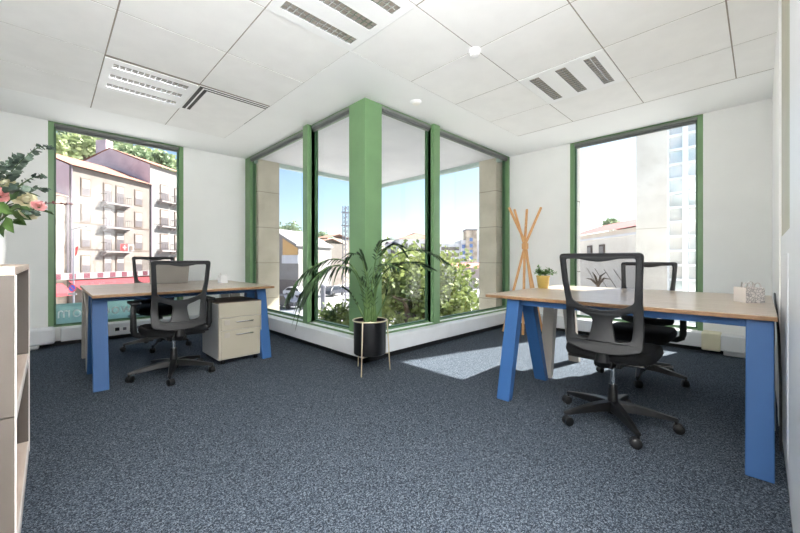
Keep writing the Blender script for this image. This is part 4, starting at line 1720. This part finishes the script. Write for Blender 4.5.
t.rotation_euler = (0, 0, math.atan2(RT.y, RT.x))
b = MB()
b.lathe([(0.26, -0.10), (0.26, -0.09)], 28, axis='y')
b.build('rim', 'sign_red', t)
b = MB()
b.lathe([(0.205, -0.112), (0.205, -0.095)], 28, axis='y')
b.build('disc', 'sign_blue', t)
b = MB()
b.box((-0.21, -0.122, -0.025), (0.21, -0.108, 0.025), mtx=Matrix.Rotation(R(45), 4, 'Y'))
b.build('slash', 'sign_red', t, smooth=False)
b = MB()
b.box((-0.30, -0.10, -0.46), (0.30, -0.08, -0.33))
b.build('plate', 'sign_white', t, smooth=False)


# ---- trees
def make_tree(name, label, base, zc, rx, rz_, n, leaf, m, seed, trunk=True, group=None, ry=None):
    rr = random.Random(seed)
    ry = ry or rx
    t = thing(name, label, 'tree', (base[0], base[1], ZG if trunk else zc - rz_), 0, group)
    z0 = t.location.z
    if trunk:
        b = MB()
        b.tube([(0, 0, 0), (0.05, 0.03, (zc - z0) * 0.5), (0, 0, zc - z0)], [0.16 * rx, 0.11 * rx, 0.05 * rx], 8)
        for k in range(6):
            a = 2 * PI * k / 6 + 0.3
            b.tube([(0, 0, (zc - z0) * 0.62), (0.35 * rx * math.cos(a), 0.35 * ry * math.sin(a), zc - z0), (0.65 * rx * math.cos(a), 0.65 * ry * math.sin(a), zc - z0 + rz_ * rr.uniform(-0.2, 0.5))], [0.05 * rx, 0.035 * rx, 0.012 * rx], 6)
        b.build('trunk', 'bark', t)
    clumps = []
    for k in range(26):
        while True:
            v = Vector((rr.uniform(-1, 1), rr.uniform(-1, 1), rr.uniform(-0.8, 1)))
            if v.length < 1:
                break
        clumps.append(Vector((v.x * rx * 0.8, v.y * ry * 0.8, v.z * rz_ * 0.8)))
    b = MB()
    for k in range(n):
        c = clumps[k % len(clumps)]
        while True:
            v = Vector((rr.gauss(0, 0.5), rr.gauss(0, 0.5), rr.gauss(0, 0.5)))
            if v.length < 1.2:
                break
        p = c + Vector((v.x * rx * 0.42, v.y * ry * 0.42, v.z * rz_ * 0.42)) + Vector((0, 0, zc - z0))
        d_ = Vector((rr.uniform(-1, 1), rr.uniform(-1, 1), rr.uniform(-0.9, 0.5)))
        nv = Vector((rr.uniform(-1, 1), rr.uniform(-1, 1), rr.uniform(0, 1.2)))
        l_ = leaf * rr.uniform(0.7, 1.3)
        d_.normalize()
        sd = d_.cross(nv)
        if sd.length < 1e-3:
            continue
        sd.normalize()
        b.add([p, p + d_ * l_ * 0.5 + sd * l_ * 0.32, p + d_ * l_, p + d_ * l_ * 0.5 - sd * l_ * 0.32], [(0, 1, 2, 3)])
    b.build('crown', m, t, recalc=False, smooth=False)
    return t


tb = at(418, 260, 10.5)
make_tree('street_tree', 'big leafy street tree filling the lower half of the right corner panes', (tb.x, tb.y), at(0, 298, 10.5).z, 2.25, 1.55, 9000, 0.17, 'tree_leaf', 11, ry=1.6)
tb = at(346, 260, 9.0)
make_tree('street_tree', 'lower yellow-green tree behind the green corner post and the palm', (tb.x, tb.y), at(0, 326, 9.0).z, 0.8, 0.6, 2400, 0.13, 'tree_leaf', 12)

# hill behind the left buildings + its trees
def hill(pts, label):
    b = MB()
    for (px, py, d) in pts:
        top = at(px, py, d)
        bot = top + FW * -22
        bk = top + FW * 60
        b.v += [(bot.x, bot.y, ZG - 0.2), (top.x, top.y, top.z), (bk.x, bk.y, ZG - 0.2)]
    n = len(pts)
    for i in range(n - 1):
        a = i * 3
        b.f += [(a, a + 3, a + 4, a + 1), (a + 1, a + 4, a + 5, a + 2)]
        b.m += [0, 0]
    return struct(b.build('hill', 'hill_soil', smooth=True))


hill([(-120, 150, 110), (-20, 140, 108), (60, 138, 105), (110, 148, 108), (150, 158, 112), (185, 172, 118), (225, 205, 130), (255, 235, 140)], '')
hl = [(54, 150, 72, 4.2), (70, 142, 86, 4.6), (85, 147, 76, 3.6), (97, 144, 92, 4.4), (122, 150, 100, 4.2), (136, 156, 88, 3.2), (149, 158, 106, 4.0), (162, 163, 94, 3.0), (174, 168, 108, 3.6)]
names = ['far-left', 'second', 'third', 'fourth']
labs = ['pale tree on the hill at the left frame of the left window', 'tall dark tree on the hill above the tiled roof, second from the left frame', 'rounded tree on the hill directly above the apartment roof',
        'tree on the hill just left of the mauve chimney', 'tree on the hill directly behind the mauve gable peak', 'tree on the hill sloping right of the mauve gable peak',
        'tree on the hill above the tall house roof', 'small tree on the hill near the right frame of the left window', 'smallest tree on the hill at the right frame of the left window']
for i, (px, py, d, r_) in enumerate(hl):
    p = at(px, py, d)
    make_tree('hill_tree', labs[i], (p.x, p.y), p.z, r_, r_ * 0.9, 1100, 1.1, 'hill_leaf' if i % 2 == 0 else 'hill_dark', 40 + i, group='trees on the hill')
hill([(225, 238, 150), (262, 236, 150), (285, 230, 150), (300, 240, 150), (320, 246, 150), (338, 252, 150), (360, 258, 160)], '')
for i, (px, py, d, r_, lab) in enumerate(((283, 233, 120, 4.0, 'tree on the ridge left of the green mullion, nearest the stone pier'), (291, 230, 122, 3.6, 'tallest tree on the ridge seen left of the green mullion'),
                                          (299, 239, 125, 3.2, 'low tree on the ridge touching the green mullion'), (321, 238, 110, 2.6, 'tree above the row houses just right of the green mullion'), (331, 243, 112, 2.4, 'small tree above the row houses near the lattice mast'))):
    p = at(px, py, d)
    make_tree('ridge_tree', lab, (p.x, p.y), p.z, r_, r_ * 0.8, 700, 0.8, 'hill_dark', 60 + i, group='trees on the ridge')

# ---- view through the left corner panes
o_, an = frame_at(276, 52, -20)
t = thing('white_hall', 'white hall with a sloping roof and tan timber front seen left of the green mullion', 'building', o_, an)
zz = lambda py, d: at(0, py, d).z - ZG
b = MB()
W_ = 3.9
h0, h1 = zz(231, 52), zz(246, 52)
b.add([(0, 0, 0), (W_, 0, 0), (W_, 0, h1), (0, 0, h0), (0, 9, 0), (W_, 9, 0), (W_, 9, h1), (0, 9, h0)], [(0, 1, 2, 3), (5, 4, 7, 6), (1, 5, 6, 2), (4, 0, 3, 7), (3, 2, 6, 7)])
b.build('wall', 'facade_white', t, smooth=False)
b = MB()
b.add([(-0.3, -0.9, h0 + 0.1), (W_ + 0.3, -0.9, h1 - 0.1), (W_ + 0.3, 9, h1 - 0.1), (-0.3, 9, h0 + 0.1), (-0.3, -0.9, h0 + 0.4), (W_ + 0.3, -0.9, h1 + 0.2), (W_ + 0.3, 9, h1 + 0.2), (-0.3, 9, h0 + 0.4)],
      [(0, 1, 5, 4), (4, 5, 6, 7), (1, 2, 6, 5), (3, 0, 4, 7), (0, 3, 2, 1)])
b.build('roof', 'sign_white', t, smooth=False)
b = MB()
hb = zz(262, 52)
b.add([(1.2, -0.04, hb + 0.9), (W_ - 0.1, -0.04, hb + 0.9), (W_ - 0.1, -0.04, h1 - 0.35), (1.2, -0.04, h0 - 1.1)], [(0, 1, 2, 3)])
b.build('timber_front', 'timber_tan', t, smooth=False)
b = MB()
b.box((1.1, -0.10, hb - 0.2), (W_, 0.0, hb + 1.0))
b.build('window_band', 'facade_grey', t, smooth=False)
b = MB()
b.box((0.3, -0.06, 0), (W_ - 0.3, 0.0, 2.4))
b.build('shop_window', 'window_dark', t, smooth=False)

# row houses
cols = [(309, 70, 5.0, 243, 'facade_cream', 'cream row house partly hidden by the green mullion'), (322, 74, 2.9, 238, 'facade_tan', 'tan row house just right of the green mullion'),
        (331, 80, 3.6, 241, 'facade_white', 'white row house between the tan house and the lattice mast'), (341, 86, 5.4, 246, 'facade_cream', 'cream row house behind the lattice mast'), (356, 95, 8.0, 250, 'facade_grey', 'grey row house behind the green corner post')]
for (px, d, w_, py, m, lab) in cols:
    o_, an = frame_at(px, d, -28)
    o_ = o_ - Vector((math.cos(an), math.sin(an), 0)) * w_ / 2
    t = thing('row_house', lab, 'building', o_, an, 'row houses down the street')
    hh = zz(py, d)
    b = MB()
    b.box((0, 0, 0), (w_, 8, hh))
    b.build('wall', m, t, smooth=False)
    hip_roof(t, 0, w_, 0, 8, hh, 1.0, 0.35)
    nw = max(2, int(w_ / 1.4))
    for j in range(4):
        zb = 3.0 + j * 2.6
        if zb + 1.7 > hh:
            break
        for i in range(nw):
            add_window(t, w_ * (i + 0.5) / nw, zb, 0.6, 1.5)
    b = MB()
    b.box((0.2, -0.05, 0), (w_ - 0.2, 0.02, 2.3))
    b.build('shop_front', 'window_dark', t, smooth=False)

# lattice mast
p = at(345.5, 260, 40)
t = thing('lattice_mast', 'slim grey lattice mast beside the green corner post', 'mast', (p.x, p.y, ZG))
zt = zz(206, 40)
b = MB()
for (dx, dy) in ((-.22, -.22), (.22, -.22), (.22, .22), (-.22, .22)):
    b.tube([(dx, dy, 0), (dx, dy, zt)], 0.045, 6)
n = 22
for k in range(n):
    z0, z1 = zt * k / n, zt * (k + 1) / n
    s = 1 if k % 2 else -1
    for y in (-.22, .22):
        b.tube([(-.22 * s, y, z0), (.22 * s, y, z1)], 0.025, 5)
        b.tube([(y, -.22 * s, z0), (y, .22 * s, z1)], 0.025, 5)
b.build('lattice', 'post_grey', t)
b = MB()
for z in (zt * 0.93, zt * 0.8, zt * 0.66):
    b.box((-0.5, -0.1, z), (0.5, 0.1, z + 0.12))
b.build('crossarm', 'post_grey', t, smooth=False)

# bollard lamp on the pavement
p = at(323, 260, 20)
t = thing('bollard', 'short blue-grey post on the pavement below the left corner panes', 'post', (p.x, p.y, ZG))
b = MB()
b.tube([(0, 0, 0), (0, 0, zz(288, 20))], 0.13, 12)
b.build('post_shaft', 'post_grey', t)
b = MB()
b.lathe([(0.16, 0), (0.16, 0.12), (0.05, 0.2)], 12, (0, 0, zz(288, 20)))
b.build('cap', 'post_grey', t)


# parked cars
def make_car(label, px, d, ang, m):
    o_, an = frame_at(px, d, ang)
    t = thing('parked_car', label, 'car', o_, an, 'parked cars in the street')
    prof = [(-2.1, 0.35), (2.1, 0.35), (2.15, 0.75), (1.2, 0.92), (0.6, 1.42), (-1.2, 1.45), (-1.9, 0.98), (-2.15, 0.85)]
    b = MB()
    n = len(prof)
    for y, s in ((-0.85, 1), (0.85, 1)):
        b.v += [(x, y * (0.88 if z > 1 else 1), z) for x, z in prof]
    b.f += [tuple(range(n - 1, -1, -1)), tuple(range(n, 2 * n))] + [(i, (i + 1) % n, n + (i + 1) % n, n + i) for i in range(n)]
    b.m += [0] * (n + 2)
    b.build('car_body', m, t, bevel=0.05)
    b = MB()
    b.add([(-1.65, -0.86, 0.98), (0.95, -0.86, 0.98), (0.5, -0.79, 1.36), (-1.15, -0.79, 1.38)], [(0, 1, 2, 3)])
    b.build('side_window', 'car_glass', t, smooth=False)
    for x in (-1.3, 1.35):
        for y in (-0.8, 0.8):
            b = MB()
            b.lathe([(0.30, -0.09), (0.32, -0.07), (0.32, 0.07), (0.30, 0.09)], 18, (x, y, 0.32), axis='y')
            b.build('wheel', 'rubber', t)
    return t


make_car('dark parked car below the white hall', 285, 39, -30, 'car_dark')
make_car('white parked car between the white hall and the green mullion', 298, 50, -30, 'car_white')
make_car('dark parked car in front of the row houses', 333, 52, 70, 'car_dark')

# ---- view through the right corner panes
o_, an = frame_at(399, 62, 8)
t = thing('gabled_house', 'white house with a low tiled roof behind the street tree', 'building', o_, an)
hh = zz(238.5, 62)
b = MB()
b.box((0, 0, 0), (7.2, 8, hh))
b.build('wall', 'house_white', t, smooth=False)
hip_roof(t, 0, 7.2, 0, 8, hh, 1.3, 0.4, gable=False)
for i in range(4):
    add_window(t, 1.0 + i * 1.7, hh - 2.4, 0.8, 1.4)
b = MB()
b.lathe([(0.55, -0.06), (0.55, 0.0)], 24, (5.4, 0, hh - 3.6), axis='y')
b.build('round_window', 'stone_trim', t)
o_, an = frame_at(389, 66, 8)
t = thing('side_house', 'grey-blue house wing left of the white tiled-roof house', 'building', o_, an)
hh = zz(243, 66)
b = MB()
b.box((0, 0, 0), (4.2, 8, hh))
b.build('wall', 'facade_grey', t, smooth=False)
hip_roof(t, 0, 4.2, 0, 8, hh, 0.5, 0.3, m='pipe')
for i in range(3):
    add_window(t, 0.8 + i * 1.3, hh - 2.2, 0.7, 1.3)

o_, an = frame_at(438, 85, 0)
t = thing('flat_block', 'long grey flat-roofed block with open decks and blue balconies right of the mullion', 'building', o_, an)
S_ = 85 / F
hh = zz(243.5, 85)
b = MB()
b.box((0, 0, 0), (5.4, 10, hh))
b.box((5.4, -0.8, 0), (13.5, 10, zz(240, 85)))
b.build('wall', 'facade_grey', t, smooth=False)
b = MB()
x0, x1 = 27 * S_, 37.5 * S_
b.box((x0, -1.6, 0), (x1, 2.5, zz(231, 85)), 0)
tw = b.build('tower', 'facade_tan', t, smooth=False)
b = MB()
b.box((x0 - 0.15, -1.75, zz(231, 85)), (x1 + 0.15, 2.6, zz(229.8, 85)))
b.build('tower_cap', 'pipe', tw, smooth=False)
for k in range(4):
    b = MB()
    zc = zz(240 + 6 * k, 85)
    b.box((x0 + 0.8, -1.66, zc - 0.4), (x0 + 1.5, -1.55, zc + 0.4))
    b.build('tower_window', 'blue_shutter', tw, smooth=False)
for k in range(3):
    b = MB()
    zc = zz(248.5 + 6.2 * k, 85)
    b.box((0.8, -0.06, zc - 0.45), (5.0, 0.05, zc + 0.35))
    b.build('deck_opening', 'window_dark', t, smooth=False)
for k in range(4):
    zc = zz(246 + 6.3 * k, 85)
    for (xa, xb) in ((5.6, 6.3), (9.6, 13.2)):
        b = MB()
        b.box((xa, -0.9, zc - 0.6), (xb, -0.75, zc + 0.3))
        b.build('balcony_front', 'blue_shutter', t, smooth=False)

o_, an = frame_at(452, 50, 0)
t = thing('market_canopy', 'long red canopy roof on posts across the paved square', 'canopy', o_, an)
b = MB()
z0, z1 = zz(267.5, 50), zz(263, 50)
L_ = 12
b.add([(0, -1.5, z0), (L_, -1.5, z0), (L_, 1.5, z1), (0, 1.5, z1), (L_, 4.5, z0), (0, 4.5, z0)], [(0, 1, 2, 3), (3, 2, 4, 5)])
b.build('canopy_roof', 'canopy_red', t, smooth=False)
for k in range(7):
    b = MB()
    b.tube([(0.3 + k * 1.9, -1.3, 0), (0.3 + k * 1.9, -1.3, z0)], 0.08, 8)
    b.build('post', 'post_grey', t)
b = MB()
b.box((0, 4.0, 0), (L_, 4.2, z0))
b.build('back_wall', 'facade_grey', t, smooth=False)
for i, (px, lab, m) in enumerate(((462, 'dark parked car under the red canopy, nearer the tree', 'car_dark'), (479, 'white parked car under the red canopy, nearer the stone pier', 'car_white'))):
    make_car(lab, px, 46, 90, m)

# ---- view through the right window
# neighbouring wing: pale stone pier and glazed grid
XN = 9.2
yl = lambda px: XN * ((FW.y + RT.y * (px - HX) / F) / (FW.x + RT.x * (px - HX) / F))
t = thing('glazed_wing', 'pale stone and glass-grid wing of the building outside the right window', 'building', (XN, 0, ZG))
y636, y667, y683, y706 = yl(636), yl(667), yl(685), yl(712)
b = MB()
b.box((0, y667, 0), (4, y636, 14))
b.build('stone_wall', 'stone_pale', t, smooth=False)
b = MB()
for z in (3.55, 5.9, 8.3):
    b.box((-0.004, y667, z), (0.0, y636, z + 0.015))
b.build('joint_line', 'stone', t, smooth=False)
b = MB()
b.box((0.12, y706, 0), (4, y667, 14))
b.build('glass_skin', 'reflection_paint', t, smooth=False)
b = MB()
for yy, w_ in ((y667, 0.05), (y683, 0.09), (y706, 0.05)):
    b.box((0.02, yy - w_ / 2, 0), (0.14, yy + w_ / 2, 14))
k = 0
z = 0.3
while z < 13.5:
    b.box((0.05, y706, z), (0.13, y667, z + 0.045))
    z += 0.30
b.build('grid_frame', 'curtain_frame', t, smooth=False)

pa, pb = at(568, 260, 32), at(648, 260, 20)
o_ = Vector((pa.x, pa.y, ZG))
an = math.atan2(pb.y - pa.y, pb.x - pa.x)
Lh = (pb - pa).length
t = thing('low_house', 'low beige house with a red tiled roof outside the right window', 'building', o_, an)
hh = 3.0 - ZG
b = MB()
b.box((0, 0, 0), (Lh, 6, hh))
b.build('wall', 'house_beige', t, smooth=False)
hip_roof(t, 0, Lh, 0, 6, hh, 1.1, 0.45, m='roof_rose')
for x in (4.6, 6.6):
    add_window(t, x, hh - 1.9, 0.55, 0.9)
b = MB()
b.box((0, -0.06, hh - 0.45), (Lh, 0.02, hh - 0.3))
b.build('string_course', 'house_white', t, smooth=False)
b = MB()
for k in range(4):
    b.add([(4.0 + k * 1.4, -0.03, hh - 2.6), (4.1 + k * 1.4, -0.03, hh - 2.6), (7.0 + k * 1.4, -0.03, hh - 4.6), (6.9 + k * 1.4, -0.03, hh - 4.6)], [(0, 1, 2, 3)])
b.build('wall_line', 'stone_trim', t, smooth=False)
p = at(598, 260, 13)
t = thing('bare_tree', 'dark bare forked tree in front of the low beige house', 'tree', (p.x, p.y, ZG))
b = MB()
zt = zz(284, 13)
b.tube([(0, 0, 0), (0.02, 0, zt * 0.6), (0, 0, zt)], [0.10, 0.08, 0.05], 8)
b.build('trunk', 'bark', t)
b = MB()
for (dx, dz, d2, z2) in ((-.25, .25, -.42, .30), (.22, .3, .45, .25), (-.1, .4, -.2, .62), (.1, .42, .28, .60)):
    b.tube([Vector((0, 0, zt - 0.05)), RT * dx + Vector((0, 0, zt + dz * 0.7)), RT * d2 + Vector((0, 0, zt + z2 * 0.7))], [0.045, 0.035, 0.012], 6)
b.build('branches', 'bark', t)
p = at(612, 224, 36)
make_tree('far_tree', 'round tree top peeking over the low house roof outside the right window', (p.x, p.y), p.z, 0.9, 0.6, 500, 0.3, 'hill_dark', 77)

# ================================================================== LIGHT
w = bpy.data.worlds.new('sky')
scene.world = w
w.use_nodes = True
nt = w.node_tree
bg = nt.nodes['Background']
sky = nt.nodes.new('ShaderNodeTexSky')
sky.sky_type = 'NISHITA'
sky.sun_disc = False
SUN_EL = 40.7
sd = Vector((0.961, -0.275, 0)).normalized()
sky.sun_elevation = R(SUN_EL)
sky.sun_rotation = math.atan2(sd.x, sd.y)
sky.altitude = 300
sky.air_density = 1.0
sky.dust_density = 1.2
sky.ozone_density = 1.5
nt.links.new(sky.outputs[0], bg.inputs['Color'])
bg.inputs['Strength'].default_value = 0.14

sl = bpy.data.lights.new('sun', 'SUN')
sl.energy = 13.0
sl.angle = R(0.53)
sl.color = (1.0, 0.965, 0.91)
so = bpy.data.objects.new('sun', sl)
COL.objects.link(so)
trav = Vector((-sd.x * math.cos(R(SUN_EL)), -sd.y * math.cos(R(SUN_EL)), -math.sin(R(SUN_EL))))
so.rotation_euler = trav.to_track_quat('-Z', 'Y').to_euler()
so.location = (20, -5, 20)


def area(name, loc, rot, sx, sy, energy, color=(1, 1, 1)):
    l = bpy.data.lights.new(name, 'AREA')
    l.shape = 'RECTANGLE'
    l.size, l.size_y = sx, sy
    l.energy = energy
    l.color = color
    o = bpy.data.objects.new(name, l)
    COL.objects.link(o)
    o.location = loc
    o.rotation_euler = rot
    return o


# added unseen fill lights behind the camera, brightening the room off the ceiling
area('fill_light', (0.2, -1.5, 1.6), (PI, 0, 0), 1.4, 1.4, 120, (1.0, 0.985, 0.985))
area('fill_light', (-0.12, -0.12, 1.35), (PI, 0, 0), 0.6, 0.6, 72, (1.0, 0.985, 0.985))

scene.view_settings.view_transform = 'Standard'
scene.view_settings.look = 'None'
scene.view_settings.exposure = 0.88
scene.cycles.max_bounces = 10
scene.cycles.transparent_max_bounces = 24
scene.cycles.use_denoising = True
scene.cycles.sample_clamp_indirect = 6.0
